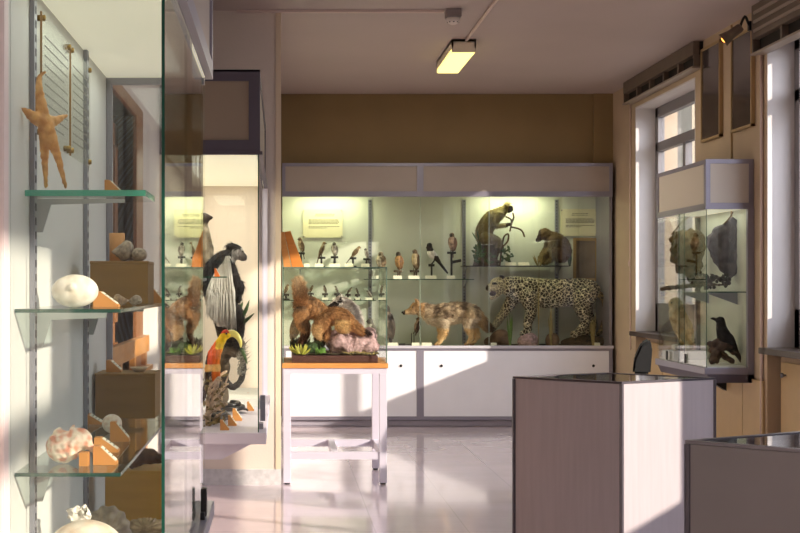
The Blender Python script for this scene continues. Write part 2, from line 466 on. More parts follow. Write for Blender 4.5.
# roller-blind boxes with slatted fronts
M_bbox = mat('brown_blind_box', (104,90,78), .55, var=.08, vscale=6)
M_bdark = mat('dark_slot_interior', (36,30,26), .8)
def blind(y0, y1, zb, zs, label, x0=3.05, slats=0):
    d = Thing('blind_box', (x0+.04, (y0+y1)/2, zb), label, 'blind box', 'slatted blind boxes over the windows')
    b = new_bm(); box(b, x0+.05, XW-.001, y0, y1, zb+.02, ZC-.004); d.part('body', b, M_bdark)
    b = new_bm(); box(b, x0, x0+.049, y0-.012, y1+.02, zs, ZC-.004, bev=.006)
    for a, c in ((y0-.012, y0-.001), (y1+.001, y1+.02)): box(b, x0+.004, XW-.001, a, c, zb-.004, zs-.001)
    d.part('casing', b, M_bbox)
    b = new_bm(); box(b, x0-.008, x0+.03, y0-.012, y1+.02, zb-.02, zb-.005, bev=.004); box(b, x0+.031, XW-.001, y0, y1, zb-.016, zb-.006); d.part('bottom_rail', b, mat('pale_brown_rail', (150,136,122), .4))
    for k in range(1, 5):
        y = y0+(y1-y0)*k/5; b = new_bm(); box(b, x0+.01, x0+.049, y-.018, y+.018, zb-.004, zs-.001); d.part('bracket', b, M_bbox)
    for k in range(slats):
        z = zs+.035+k*(ZC-zs-.05)/slats; b = new_bm(); box(b, x0-.012, x0-.0005, y0+.05, y1-.05, z, z+.02, bev=.003); d.part('slat', b, mat('pale_brown_rail', (150,136,122)))
    return d
d = blind(10.4, 12.5, 2.955, 3.035, 'brown slatted blind box above the far window')
b = new_bm(); tube(b, [(XW-.012, 12.53, .75), (XW-.016, 12.53, 1.9), (XW-.012, 12.53, 2.95)], .006, 6); cd = d.part('pull_cord', b, M_cond)
b = new_bm(); ell(b, (XW-.02, 12.53, 1.52), (.012,.012,.028)); d.part('toggle', b, M_cond, cd)
blind(6.6, 9.08, 2.83, 2.915, 'brown slatted blind box above the nearer window, at the top right corner', slats=3)

# ceiling lamp, detector
d = Thing('ceiling_light', (1.343, 10.83, ZC-.11), 'lit box-shaped fluorescent lamp on the ceiling', 'ceiling light')
lx0, lx1, ly0, ly1, lz = X(452, 10.33), X(476, 10.33), 10.33, 11.36, ZC-.096
b = new_bm(); box(b, lx0, lx1, ly0, ly0+.02, lz, ZC-.002); box(b, lx0, lx1, ly1-.02, ly1, lz, ZC-.002); box(b, lx0, lx0+.012, ly0, ly1, lz+.03, ZC-.002); box(b, lx1-.012, lx1, ly0, ly1, lz+.03, ZC-.002); box(b, lx0, lx1, ly0, ly1, ZC-.02, ZC-.002)
d.part('housing', b, mat('cream_lamp_housing', (236,222,198), .5))
b = new_bm(); box(b, lx0+.004, lx1-.004, ly0+.02, ly1-.02, lz-.004, lz+.03, bev=.008)
md = mat('lit_diffuser', (255,242,150), .5, emit=1.25); d.part('diffuser', b, md)
d = Thing('smoke_detector', (X(453, 9.25), 9.25, ZC-.09), 'small white smoke detector on the ceiling before the lamp', 'smoke detector')
dx = X(453, 9.25)
b = new_bm(); box(b, dx-.05, dx+.05, 9.19, 9.30, ZC-.055, ZC-.001, bev=.006); d.part('base', b, mat('grey_detector_box', (140,128,124), .5))
b = new_bm(); lathe(b, (dx, 9.245, ZC-.055), [(.045,0),(.045,-.012),(.036,-.03),(.018,-.042),(.004,-.044)], 20); dm = d.part('dome', b, M_white)
b = new_bm()
for k in range(8):
    a = k*math.pi/4; ell(b, (dx+.034*math.cos(a), 9.245+.034*math.sin(a), ZC-.083), (.008,.008,.004), sub=1)
d.part('vent', b, M_black, dm)

# framed dark panels and lamp on the pier
M_framewood = mat('pale_gold_frame', (170,142,100), .5)
M_darkpic = mat('dark_grey_photo', (70,64,66), .15, var=.2, vscale=4, coat=.6, stretch=(1,2,1))
def pier_picture(u0, u1, va, vb, vc, vd, label):
    y1 = (XW-.02)*F/(u0-CU); y0 = (XW-.02)*F/(u1-CU)
    zt = (Z(va, y1)+Z(vc, y0))/2; zb = (Z(vb, y1)+Z(vd, y0))/2
    d = Thing('wall_picture', (XW-.015, (y0+y1)/2, zb), label, 'framed picture', 'dark framed panels high on the pier')
    b = new_bm(); w = .018
    for a0, a1, c0, c1 in ((y0, y1, zb, zb+w), (y0, y1, zt-w, zt), (y0, y0+w, zb, zt), (y1-w, y1, zb, zt)): box(b, XW-.028, XW-.001, a0, a1, c0, c1)
    d.part('frame', b, M_framewood)
    b = new_bm(); box(b, XW-.020, XW-.002, y0+w, y1-w, zb+w, zt-w); d.part('picture', b, M_darkpic)
pier_picture(701.5, 720.5, 49, 142, 40, 137, 'dark framed panel on the pier, the one next to the far window')
pier_picture(731.5, 752.5, 41, 132, 24, 127, 'dark framed panel on the pier, the one under the clip-on lamp')
b = new_bm(); box(b, XW-.012, XW-.001, 9.72, 9.735, 1.6, ZC-.01); single('joint_strip', b, M_framewood, (XW-.006, 9.73, 1.6), 'thin tan vertical joint strip between the two framed panels', 'trim strip')
d = Thing('clip_lamp', (2.9, 9.3, 2.75), 'small clip-on spotlight with glowing rim near the ceiling', 'lamp')
lp = at(722, 41, 9.15); hd = at(737, 30, 9.12); cl = at(750, 26, 9.15)
ax = (lp-hd).normalized()
b = new_bm(); lathe(b, hd, [(.022,-.035),(.030,-.02),(.032,.05),(.046,.105),(.049,.108),(.044,.104),(.028,.05),(.026,.04)], 20, ax); sh = d.part('shade', b, mat('grey_lamp_shade', (128,112,96), .4, .3))
b = new_bm(); ell(b, hd+ax*.085, .028); d.part('bulb', b, mat('warm_bulb', (255,170,70), .4, emit=3.), sh)
b = new_bm(); tube(b, smooth_pts([hd-ax*.02, hd-ax*.06+V((0,0,.05)), cl, cl+V((.06,0,-.02)), V((XW-.005, 9.15, cl.z-.02))]), .009, 8); d.part('arm', b, M_black)
b = new_bm(); box(b, cl.x-.01, cl.x+.03, 9.13, 9.17, cl.z-.03, cl.z+.03); d.part('clamp', b, M_black)

# pale building across the street, seen through the window glass
d = Thing('street_building', (11, 30, 0), 'pale beige building seen outside through the windows', 'building')
b = new_bm(); box(b, 8.2, 16, 28, 38, -3, 8); d.part('facade', b, mat('beige_render', (244,228,204), .8, var=.05))
for k in range(3):
    for j in range(3):
        b = new_bm(); box(b, 8.12, 8.2, 29+k*3, 30.2+k*3, -1+j*3, .8+j*3); d.part('window', b, mat('dark_street_glass', (70,84,96), .2))

# ================================================================== DISPLAY CASES
def frame_rect(b, axis, c, a0, a1, z0, z1, w, t):
    """flat rectangular frame; axis 'y': lies in y=c..c+t, spans x; axis 'x': lies in x=c..c+t, spans y"""
    for p0, p1, q0, q1 in ((a0, a1, z0, z0+w), (a0, a1, z1-w, z1), (a0, a0+w, z0+w, z1-w), (a1-w, a1, z0+w, z1-w)):
        if axis == 'y': box(b, p0, p1, c, c+t, q0, q1)
        else: box(b, c, c+t, p0, p1, q0, q1)

def rail(d, x, y, z0, z1, axis='y', parent=None):
    b = new_bm(); n = int((z1-z0)/.03)
    if axis == 'y':
        box(b, x-.018, x+.018, y-.010, y, z0, z1)
        for k in range(n): box(b, x-.006, x+.006, y-.0108, y-.0095, z0+.012+k*.03, z0+.028+k*.03, 1)
    else:
        box(b, x, x+.010, y-.016, y+.016, z0, z1)
        for k in range(n): box(b, x+.0095, x+.0108, y-.005, y+.005, z0+.012+k*.03, z0+.028+k*.03, 1)
    d.part('shelf_rail', b, [M_rail, M_railholes], parent)

# ---- the long case along the back wall
zt, zh, zg, zk = E+1.16, E+.865, E-.563, E-1.245
bx0, bx1 = .0, 3.094; xs0, xs1 = X(416.5, YB), X(424, YB)
d = BACK = Thing('display_case', (1.5, 13.4, 0), 'long glazed case of mounted mammals and birds along the back wall', 'display case')
b = new_bm(); frame_rect(b, 'y', YB, bx0+.002, (xs0+xs1)/2, zh, zt, .03, .03); frame_rect(b, 'y', YB, (xs0+xs1)/2, bx1, zh, zt, .03, .03)
box(b, bx0+.003, bx1-.026, YB+.03, 13.7, zt-.013, zt-.001); box(b, bx1-.025, bx1+.001, YB+.031, 13.7, zk, zt-.001); box(b, bx0+.002, bx1, YB-.006, YB+.02, zh-.02, zh)
hf = d.part('header_frame', b, M_alu)
for a0, a1 in ((bx0+.03, (xs0+xs1)/2-.03), ((xs0+xs1)/2+.03, bx1-.03)):
    b = new_bm(); box(b, a0-.002, a1+.002, YB+.010, YB+.025, zh+.028, zt-.028); d.part('header_panel', b, M_panel)
b = new_bm(); box(b, bx0+.002, bx1-.026, YB+.034, 13.7, zh+.14, zh+.15); d.part('case_top', b, M_caseback2)
b = new_bm(); box(b, bx0+.002, bx1-.025, 13.70, 13.74, zk, zt); d.part('back_panel', b, M_caseback)
b = new_bm(); box(b, bx0+.002, bx1-.025, YB+.03, 13.70, zg-.02, zg); d.part('case_floor', b, M_caseback)
for u0, u1 in ((282.5, 421), (420, 490), (489, 611)):
    yy = YB+.008+(.008 if u0 == 420 else 0); b = new_bm(); box(b, X(u0, YB), X(u1, YB), yy, yy+.005, zg+.012, zh-.02, 0)
    p = d.part('sliding_pane', b, M_glass)
    b = new_bm(); box(b, X(u0, YB), X(u0, YB)+.004, yy-.0005, yy+.0055, zg+.012, zh-.02); d.part('pane_edge', b, mat('pale_ground_edge', (170,186,172), .3), p)
b = new_bm(); frame_rect(b, 'y', YB, bx0+.002, (xs0+xs1)/2, zk, zg, .034, .03); frame_rect(b, 'y', YB, (xs0+xs1)/2, bx1, zk, zg, .034, .03)
d.part('base_frame', b, M_alu)
b = new_bm(); box(b, bx0+.002, bx1+.01, YB-.012, YB+.03, zg-.012, zg+.014, bev=.003); d.part('track', b, mat('pale_aluminium', (206,204,214), .35, .2))
for a0, a1, ks in ((bx0+.03, (xs0+xs1)/2-.03, (401,)), ((xs0+xs1)/2+.03, bx1-.03, (441.5, 593.5))):
    b = new_bm(); box(b, a0+.002, a1-.002, YB+.004, YB+.022, zk+.033, zg-.033); dr = d.part('base_door', b, M_door)
    for u in ks:
        b = new_bm(); lathe(b, (X(u, YB), YB+.004, Z(365.8, YB)), [(.013,0),(.013,.006),(.009,.009)], 14, (0,-1,0)); d.part('lock', b, M_black, dr)
b = new_bm(); box(b, bx0+.002, bx1, YB+.05, YB+.07, .0, zk); box(b, bx0+.002, bx1, YB+.035, YB+.05, .012, zk-.01); d.part('kickplate', b, mat('grey_kickplate', (172,168,180), .4, .3))
for u in (370, 464, 556.5): rail(d, X(u, 13.7), 13.70, zg, zh-.01)
M_tube = mat('lit_fluorescent_tube', (236,255,170), .5, emit=4.)
for u0, u1 in ((297, 362), (487, 548)):
    b = new_bm(); tube(b, [(X(u0, 13.2), 13.2, zh+.06), (X(u1, 13.2), 13.2, zh+.06)], .011, 10); d.part('lamp_tube', b, M_tube)

# ---- glass shelves of the back case
def shelf_back(u0, u1, v, y0, y1, label, brackets=(), dark=False):
    z = Z(v, y0); x0, x1 = X(u0, y0), X(u1, y0)
    d = Thing('glass_shelf', ((x0+x1)/2, 13.5, z-.008), label, 'shelf', 'shelves in the back case')
    b = new_bm(); box(b, x0, x1, y0+.002, y1, z-.008, z); box(b, x0, x1, y0, y0+.002, z-.008, z, 1)
    d.part('board', b, [M_shelfglass, M_glassedge] if not dark else [M_dark, M_dark])
    for u in brackets:
        x = X(u, 13.69); b = new_bm(); extr(b, [(x-.004, 13.69, z-.009), (x-.004, y0+.06, z-.009), (x-.004, y0+.06, z-.022), (x-.004, 13.69, z-.07)], (.008,0,0)); d.part('bracket', b, M_rail)
S1 = 13.42
shelf_back(283, 368, 267, S1, 13.69, 'glass shelf of small songbirds at the top left of the back case', (300, 370))
shelf_back(283, 376, 300, S1, 13.69, 'lower glass shelf of small birds seen through the fox glass box', (300, 370))
shelf_back(364, 474, 279, S1, 13.69, 'glass shelf carrying the magpie and the falcons', (370, 464))
shelf_back(464, 570, 265.6, S1, 13.69, 'dark shelf under the two monkeys', (464, 556.5), True)

# ---- glass case with the colobus on the left wall
mx, my0, my1 = -.108, 6.86, 9.25
mh, mt, mb = E+.665, E+1.065, E-.713
d = COL = Thing('display_case', (-.35, 8.0, 0), 'tall glass case holding the black and white monkey, fixed to the left wall', 'display case')
b = new_bm(); frame_rect(b, 'y', my0, -.60, mx, mh, mt, .055, .02); frame_rect(b, 'x', mx-.02, my0+.02, my1, mh, mt, .035, .02); box(b, -.6, mx, my0, my1, mt-.01, mt); box(b, -.6, mx+.012, my0-.006, my0+.03, mh-.016, mh, bev=.002); box(b, mx-.01, mx+.012, my0, my1, mh-.016, mh)
d.part('header_frame', b, M_aludark)
b = new_bm(); box(b, -.56, mx-.05, my0+.008, my0+.018, mh+.05, mt-.05); box(b, mx-.0161, mx-.006, my0+.05, my1-.03, mh+.03, mt-.03); d.part('header_panel', b, mat('dim_grey_panel', (150,134,116), .55))
b = new_bm(); box(b, -.58, mx-.012, my0+.02, my1, mh, mh+.012); d.part('light_diffuser', b, mat('glowing_acrylic', (250,246,220), .5, emit=.3))
b = new_bm(); box(b, -.60, -.585, my0+.01, my1, mb, mh); box(b, -.585, mx-.01, my1-.012, my1, mb, mh); d.part('back_panel', b, mat('beige_back_panel', (230,216,200), .7, var=.02))
b = new_bm(); box(b, -.585, mx-.006, my0+.004, my0+.009, mb, mh-.016); d.part('end_pane', b, M_glass)
for k, (a0, a1) in enumerate(((my0, 8.1), (8.05, my1-.012))):
    x = mx-.005-.009*k; b = new_bm(); box(b, x-.005, x, a0, a1, mb, mh-.016); box(b, x-.0052, x+.0002, a0-.002, a0, mb, mh-.016, 1); d.part('sliding_pane', b, [M_glass, M_glassedge])
b = new_bm(); box(b, -.6, mx+.03, my0-.03, my1, mb-.055, mb, bev=.004); d.part('ledge', b, M_steel)
for y0 in (my0+.06, my1-.2):
    b = new_bm(); extr(b, [(-.6, y0, mb-.056), (mx-.03, y0, mb-.056), (-.30, y0, mb-.14), (-.6, y0, mb-.14)], (0,.06,0)); d.part('support_bracket', b, M_steel)
b = new_bm(); box(b, mx-.004, mx+.016, 7.02, 7.06, mb+.10, mb+.14); box(b, mx-.002, mx+.024, 7.03, 7.05, mb+.04, mb+.17, bev=.003); box(b, mx-.004, mx+.014, 7.0, 7.1, mb+.002, mb+.03); d.part('lock', b, M_rail)
b = new_bm(); box(b, mx-.02, mx+.012, my1-.03, my1, mb, mh-.016); d.part('corner_post', b, M_steel)

# ---- near glass case of shells on the left wall
nx, ny0, ny1 = -.231, 2.76, 4.27
nh, nt_, nb = E+.64, E+1.06, E-.66
d = NEAR = Thing('display_case', (-.4, 3.5, 0), 'nearest glass case, full of shells and a starfish, on the left wall', 'display case')
b = new_bm(); box(b, -.6, nx+.018, ny0-.01, ny1+.05, nt_-.02, nt_); frame_rect(b, 'x', nx-.004, ny0-.01, ny1+.05, nh, nt_, .05, .022); frame_rect(b, 'y', ny0-.01, -.6, nx-.004, nh, nt_, .05, .02); frame_rect(b, 'y', ny1+.03, -.6, nx-.004, nh, nt_, .05, .02)
d.part('header_frame', b, M_alu)
b = new_bm(); box(b, nx-.002, nx+.010, ny0+.03, ny1+.01, nh+.04, nt_-.04); box(b, -.57, nx-.04, ny1+.034, ny1+.044, nh+.04, nt_-.04); d.part('header_panel', b, M_panel)
b = new_bm(); box(b, -.59, nx-.006, ny0+.01, ny1+.03, nh+.002, nh+.014); d.part('light_diffuser', b, mat('glowing_acrylic', (250,246,220)))
b = new_bm(); box(b, -.598, -.536, ny0-.02, ny1, nb, nh); d.part('back_panel', b, M_caseback2)
b = new_bm(); box(b, -.62, -.533, ny0-.07, ny0-.025, 0, ZC-.01, bev=.006); d.part('end_post', b, mat('pinkish_post', (224,206,204), .5))
b = new_bm(); box(b, -.536, nx-.004, ny1-.006, ny1, nb, nh); d.part('far_end_pane', b, M_glass)
b = new_bm(); box(b, -.536, nx-.006, ny1+.001, ny1+.02, nh-.022, nh-.002); box(b, -.5355, -.518, ny1+.001, ny1+.02, nb, nh-.0225); d.part('far_end_frame', b, M_alu)
b = new_bm(); box(b, -.536, nx-.004, ny0, ny0+.005, nb, nh-.002); d.part('near_end_pane', b, M_glass)
for k, (a0, a1) in enumerate(((ny0, 3.6), (3.55, ny1))):
    x = nx-.010*k; b = new_bm(); box(b, x-.006, x, a0, a1, nb, nh-.002); box(b, x-.0062, x+.0003, a0-.004, a0, nb, nh-.002, 1); d.part('sliding_pane', b, [M_glass, M_glassedge])
b = new_bm(); box(b, -.6, nx-.02, ny0, ny1, 0, nb-.04); d.part('base', b, M_panel)
b = new_bm(); box(b, -.6, nx+.022, ny0-.01, ny1+.06, nb-.045, nb, bev=.004); d.part('base_ledge', b, M_alu)
b = new_bm(); box(b, -.534, nx-.02, ny0+.01, ny1-.02, nb, nb+.006); d.part('case_floor', b, M_caseback2)
b = new_bm(); box(b, nx-.001, nx+.016, 3.99, 4.03, nb+.005, nb+.085, bev=.004); box(b, nx, nx+.012, 3.96, 4.06, nb+.001, nb+.02); d.part('lock', b, M_dark)
for y in (2.985, 3.79): rail(d, -.535, y, nb, nh, 'x')

# ---- glass corner case hanging on the right pier
rx, ry0, ry1 = 2.81, 9.28, 10.50
rt, rh, rb = E+.847, E+.528, E-.535
d = HANG = Thing('display_case', (2.97, 9.9, rb), 'glass case with the raven and hornet nest hanging on the right wall', 'display case')
b = new_bm(); frame_rect(b, 'x', rx, ry0+.02, ry1-.019, rh, rt, .028, .02); frame_rect(b, 'y', ry0-.001, rx-.001, XW-.004, rh-.0005, rt+.001, .03, .021); frame_rect(b, 'y', ry1-.019, rx-.001, XW-.004, rh-.0005, rt+.001, .03, .02); box(b, rx+.021, XW-.005, ry0+.021, ry1-.021, rt-.012, rt-.002)
box(b, rx-.006, XW-.004, ry0-.006, ry0+.02, rh-.012, rh+.001); box(b, rx-.006, rx+.014, ry0, ry1, rh-.012, rh+.001)
d.part('header_frame', b, M_alu)
b = new_bm(); box(b, rx+.006, rx+.016, ry0+.02, ry1-.02, rh+.02, rt-.02); box(b, rx+.02, XW-.02, ry0+.006, ry0+.016, rh+.025, rt-.025); d.part('header_panel', b, mat('pale_grey_panel', (204,194,182), .5))
b = new_bm(); box(b, rx+.02, XW-.006, ry0+.02, ry1-.02, rh, rh+.01); d.part('light_diffuser', b, mat('glowing_acrylic', (250,246,220)))
b = new_bm(); box(b, rx+.004, rx+.009, ry0+.004, ry0+.65, rb, rh-.01); box(b, rx+.0038, rx+.0092, ry0+.65, ry0+.653, rb, rh-.01, 1); d.part('sliding_pane', b, [M_glass, M_glassedge])
b = new_bm(); box(b, rx+.012, rx+.017, ry0+.55, ry1-.006, rb, rh-.01); box(b, rx+.0118, rx+.0172, ry0+.547, ry0+.55, rb, rh-.01, 1); d.part('sliding_pane', b, [M_glass, M_glassedge])
b = new_bm(); box(b, rx+.004, XW-.045, ry0+.004, ry0+.009, rb, rh-.01); box(b, rx+.0025, rx+.006, ry0+.0025, ry0+.0055, rb, rh-.01, 1); d.part('end_pane', b, [M_glass, M_glassedge])
b = new_bm(); box(b, rx+.004, XW-.045, ry1-.010, ry1-.005, rb, rh-.01); d.part('far_end_pane', b, M_glass)
b = new_bm(); box(b, XW-.045, XW-.002, ry0-.008, ry0+.03, rb-.10, rh-.01, bev=.003); d.part('wall_post', b, M_alu)
b = new_bm(); box(b, XW-.03, XW-.004, ry1-.04, ry1, rb, rh-.01); d.part('wall_post', b, M_aludark)
b = new_bm(); box(b, rx-.012, XW-.045, ry0-.012, ry1, rb-.045, rb, bev=.004); d.part('base_frame', b, M_alu)
b = new_bm(); extr(b, [(rx+.004, ry0-.008, rb-.046), (XW-.004, ry0-.008, rb-.046), (XW-.004, ry0-.008, rb-.10), (rx+.03, ry0-.008, rb-.10)], (0, ry1-ry0, 0)); d.part('base_tray', b, M_aludark)
b = new_bm(); box(b, rx+.02, XW-.05, ry0+.012, ry1-.012, rb+.0005, rb+.008); d.part('case_floor', b, M_caseback2)
b = new_bm(); extr(b, [(rx+.10, 9.8, rb-.10), (XW-.004, 9.8, rb-.10), (XW-.004, 9.8, rb-.2), (rx+.2, 9.8, rb-.13)], (0,.08,0)); d.part('support_bracket', b, M_dark)
for a in (9.75, 10.22):
    b = new_bm(); box(b, rx-.006, rx+.004, a-.015, a+.015, rb+.005, rb+.07, bev=.003); d.part('lock', b, M_dark)
b = new_bm(); box(b, XW-.0035, XW-.001, ry0+.03, ry1-.03, rb, rh); d.part('back_panel', b, mat('pale_green_back_panel', (204,206,190)))

# ---- counters
def counter(pts, ht, label, M_cpanel, cat='display counter'):
    d = Thing('display_counter', (sum(p[0] for p in pts)/4, sum(p[1] for p in pts)/4, 0), label, cat)
    P = [V((p[0], p[1], 0)) for p in pts]; cen = sum(P, V())/4
    def inset(k): return [(p+(cen-p).normalized()*k) for p in P]
    n = 4; I = inset(.004)
    for i in range(n):
        a, c = I[i], I[(i+1) % n]; dirn = (c-a).normalized(); nrm = V((dirn.y, -dirn.x, 0)); nrm = nrm if nrm.dot(a-cen) > 0 else -nrm
        b = new_bm(); prism(b, [(a+dirn*.008-nrm*.014).to_2d(), (c-dirn*.008-nrm*.014).to_2d(), (c-dirn*.008).to_2d(), (a+dirn*.008).to_2d()], .05, ht-.009); d.part('side_panel', b, M_cpanel)
    for p in P:
        b = new_bm(); q = p+(cen-p).normalized()*.010; prism(b, [(q.x+math.cos(t)*.009, q.y+math.sin(t)*.009) for t in [k*math.pi/4 for k in range(8)]], 0, ht-.009); d.part('corner_post', b, M_cpost)
    O = inset(.003); J = inset(.03); b = new_bm()
    for i in range(n):
        j = (i+1) % n; prism(b, [O[i].to_2d(), O[j].to_2d(), J[j].to_2d(), J[i].to_2d()], ht-.008, ht)
    d.part('top_frame', b, M_cpost)
    b = new_bm(); prism(b, [p.to_2d() for p in J], ht-.0078, ht-.002); d.part('glass_top', b, M_glass)
    b = new_bm(); prism(b, [p.to_2d() for p in inset(.034)], ht-.20, ht-.19); d.part('display_tray', b, mat('grey_felt', (96,92,96), .9))
    b = new_bm(); prism(b, [p.to_2d() for p in inset(.05)], .0, .05); d.part('plinth', b, M_dark)
    return d
M_cpanel = mat('lilac_grey_laminate', (184,174,178), .4, var=.05, vscale=9, stretch=(6,6,.4))
M_cpost = mat('dark_counter_edge', (92,86,94), .35, .4)
N1 = V((1.288, 5.305)); L1 = V((.926, 5.638)); R1 = V((1.729, 5.569))
counter([N1, R1, L1+R1-N1, L1], .95, 'sunlit grey display counter standing before the back case', M_cpanel)
N2 = at(683.7, 440, 3.294).to_2d(); dl = (N1-L1).normalized(); dr_ = (R1-N1).normalized()
counter([N2, N2+dl*.62, N2+dl*.62+dr_*.62, N2+dr_*.62], .95, 'dark grey display counter nearest the camera at the lower right', mat('dark_warm_grey_laminate', (106,97,101), .4, var=.04, vscale=6))

# ---- fox table and its glass cover
tx0, tx1, ty0, ty1 = X(282.2, YP), X(388.3, YP), YP+.005, YP+.82
tz = Z(363.5, YP)
d = Thing('display_table', ((tx0+tx1)/2, (ty0+ty1)/2, 0), 'white metal table with orange wooden edge under the fox glass box', 'table')
b = new_bm(); box(b, tx0, tx1, ty0, ty1, tz-.032, tz, bev=.003); d.part('tabletop', b, M_wood)
b = new_bm(); box(b, tx0+.008, tx1-.008, ty0+.008, ty1-.008, tz-.07, tz-.0325); d.part('apron', b, M_steel)
for x in (tx0+.008, tx1-.058):
    for y in (ty0+.008, ty1-.058):
        b = new_bm(); box(b, x, x+.05, y, y+.05, .01, tz-.07, bev=.003); lg = d.part('leg', b, M_steel)
        b = new_bm(); lathe(b, (x+.025, y+.025, 0), [(.018,0),(.018,.011)], 10); d.part('foot', b, M_black, lg)
zs = Z(456, YP); b = new_bm()
for y in (ty0+.015, ty1-.05): box(b, tx0+.05, tx1-.05, y, y+.035, zs-.025, zs+.025)
xm = (tx0+tx1)/2; box(b, xm-.02, xm+.02, ty0+.05, ty1-.05, zs-.025, zs+.025)
for x in (tx0+.015, tx1-.05): box(b, x, x+.035, ty0+.05, ty1-.05, zs-.025, zs+.025)
d.part('stretcher', b, M_steel)
gz1 = Z(267, YP); gx0, gx1, gy0, gy1 = tx0+.006, X(386.8, YP), ty0+.012, ty0+.70
d = Thing('glass_cover', ((gx0+gx1)/2, (gy0+gy1)/2, tz), 'clear glass box over the foxes on the table', 'glass box')
t = .006
for k, (x0, x1, y0, y1) in enumerate(((gx0, gx1, gy0, gy0+t), (gx0, gx1, gy1-t, gy1), (gx0, gx0+t, gy0+t, gy1-t), (gx1-t, gx1, gy0+t, gy1-t))):
    b = new_bm(); box(b, x0, x1, y0, y1, tz, gz1-.007); d.part('side_pane', b, M_glass)
b = new_bm(); box(b, gx0, gx1, gy0, gy1, gz1-.007, gz1); d.part('top_pane', b, M_glass)
b = new_bm(); e = .0035
for x in (gx0, gx1):
    for y in (gy0, gy1): box(b, x-e, x+e, y-e, y+e, tz, gz1)
for y in (gy0, gy1): box(b, gx0, gx1, y-e, y+e, gz1-.007, gz1+.0005)
for x in (gx0, gx1): box(b, x-e, x+e, gy0, gy1, gz1-.007, gz1+.0005)
d.part('glass_edge', b, mat('grey_green_edge', (92,112,100), .2))
# orange stand on the glass box
p = [at(u, v, 9.5) for u, v in ((279, 231.5), (290.5, 230), (304, 266.6), (284, 266.6))]
d = Thing('reading_stand', (X(292, 9.5), 9.55, gz1), 'orange wooden sloping stand on top of the fox glass box', 'stand')
zf = gz1+.001
q = [V((w.x, w.y, zf+(w.z-Z(266.6, 9.5)))) for w in p]
b = new_bm(); extr(b, [q[0], q[0]+V((.035,0,.002)), q[3]+V((.05,0,0)), q[3]], (0,.22,0)); d.part('upright_board', b, M_wood)
b = new_bm(); extr(b, [q[0]+V((.037,.01,.002)), q[1]+V((0,.01,0)), q[2]+V((0,.01,0)), q[3]+V((.056,.01,0))], (0,.17,0)); d.part('front_board', b, mat('sunny_orange_wood', (206,128,52), .5, var=.12, vscale=5, stretch=(1,1,8)))

# ---- office chair behind the counter
cy = 8.6; cx = X(642, cy)
d = Thing('office_chair', (cx-.1, cy, 0), 'black office chair between the counter and the hanging glass case', 'chair')
b = new_bm(); q = [at(632.5, 372, cy), at(634, 358, cy), at(641, 343, cy), at(649, 339, cy), at(652, 346, cy), at(650, 372, cy)]
q = [V((w.x-.05, cy-.2, w.z)) for w in q]
extr(b, q, (.101,.4,0)); bmesh.ops.bevel(b, geom=list(b.edges), offset=.012, segments=2, affect='EDGES'); d.part('backrest', b, mat('black_fabric', (7,7,8), .8))
b = new_bm(); box(b, cx-.48, cx-.02, cy-.23, cy+.23, .44, .52, bev=.025); d.part('seat', b, mat('black_fabric', (7,7,8)))
b = new_bm(); tube(b, [(cx+.0, cy, .80), (cx+.04, cy, .62), (cx-.05, cy, .455), (cx-.2, cy, .43)], .018, 8); d.part('back_support', b, M_black)
b = new_bm(); tube(b, [(cx-.25, cy, .09), (cx-.25, cy, .44)], .025, 10); d.part('column', b, M_black)
for k in range(5):
    a = k*2*math.pi/5; e_ = V((cx-.25+.27*math.cos(a), cy+.27*math.sin(a), .07))
    b = new_bm(); tube(b, [(cx-.25, cy, .10), e_], [.025,.016], 8); lg = d.part('leg', b, M_black)
    b = new_bm(); lathe(b, e_-V((0,.012,.042)), [(.028,0),(.028,.024)], 14, (0,1,0)); d.part('caster', b, M_black, lg)

# ================================================================== ANIMALS OF THE BACK CASE
FZ = zg                                      # floor of the back case
def sphere_part(d, name, c, r, m, parent=None, sub=2):
    b = new_bm(); ell(b, c, r, sub=sub); return d.part(name, b, m, parent)
def frond(b, base, tip, w, bend=(0,0,0), seg=5, mi=0):
    """one blade, broad at the middle, with thickness"""
    base, tip, bend = V(base), V(tip), V(bend)
    pts = []; 
    for k in range(seg+1):
        t = k/seg; pts.append(base.lerp(tip, t)+bend*math.sin(math.pi*t*.9)*t)
    tube(b, pts, [max(w*math.sin(math.pi*(.12+.86*k/seg)), .0006) for k in range(seg+1)], 5, True, ((random.uniform(-.4,.4), 1, random.uniform(-.3,.3)), .35), mi)

# ---- leopard
YL = 13.38; mpp = YL/F
def lp_(u, v, dy=0.): return at(u, v, YL)+V((0, dy, 0))
d = Thing('leopard', (X(548, YL), YL, FZ), 'mounted spotted leopard with open mouth standing in the back case', 'leopard')
b = new_bm(); s = mpp
body = [(503,287.5),(513,286.5),(524,290),(536,292.5),(550,293.5),(566,292.5),(580,292),(590,292.5),(597,296)]
rad = [9,10.6,14,14.8,15.2,14.4,14.2,12.8,8]
tube(b, smooth_pts([lp_(u, v) for u, v in body]), interp([r*s for r in rad]), 16, True, ((0,1,0), .72))
ell(b, lp_(498.5, 285.2), (9.2*s, 7.6*s, 8.2*s)); ell(b, lp_(491.5, 288), (6.2*s, 4.6*s, 4.2*s)); ell(b, lp_(489, 287.5), (3.6*s, 3.6*s, 3.4*s))
limb(b, [lp_(499, 292), lp_(493.5, 297), lp_(490.5, 298)], [4.*s, 2.8*s, 2.2*s])
for dy in (-.055, .055):
    ell(b, lp_(502, 277.5, dy), (2.6*s, 1.6*s, 2.9*s))
limb(b, [lp_(526, 297, -.10), lp_(529, 311, -.11), lp_(526, 322, -.11), lp_(525.5, 331, -.11), lp_(521, 333.5, -.11)], [9*s, 6.2*s, 4.8*s, 4.2*s, 3.8*s])
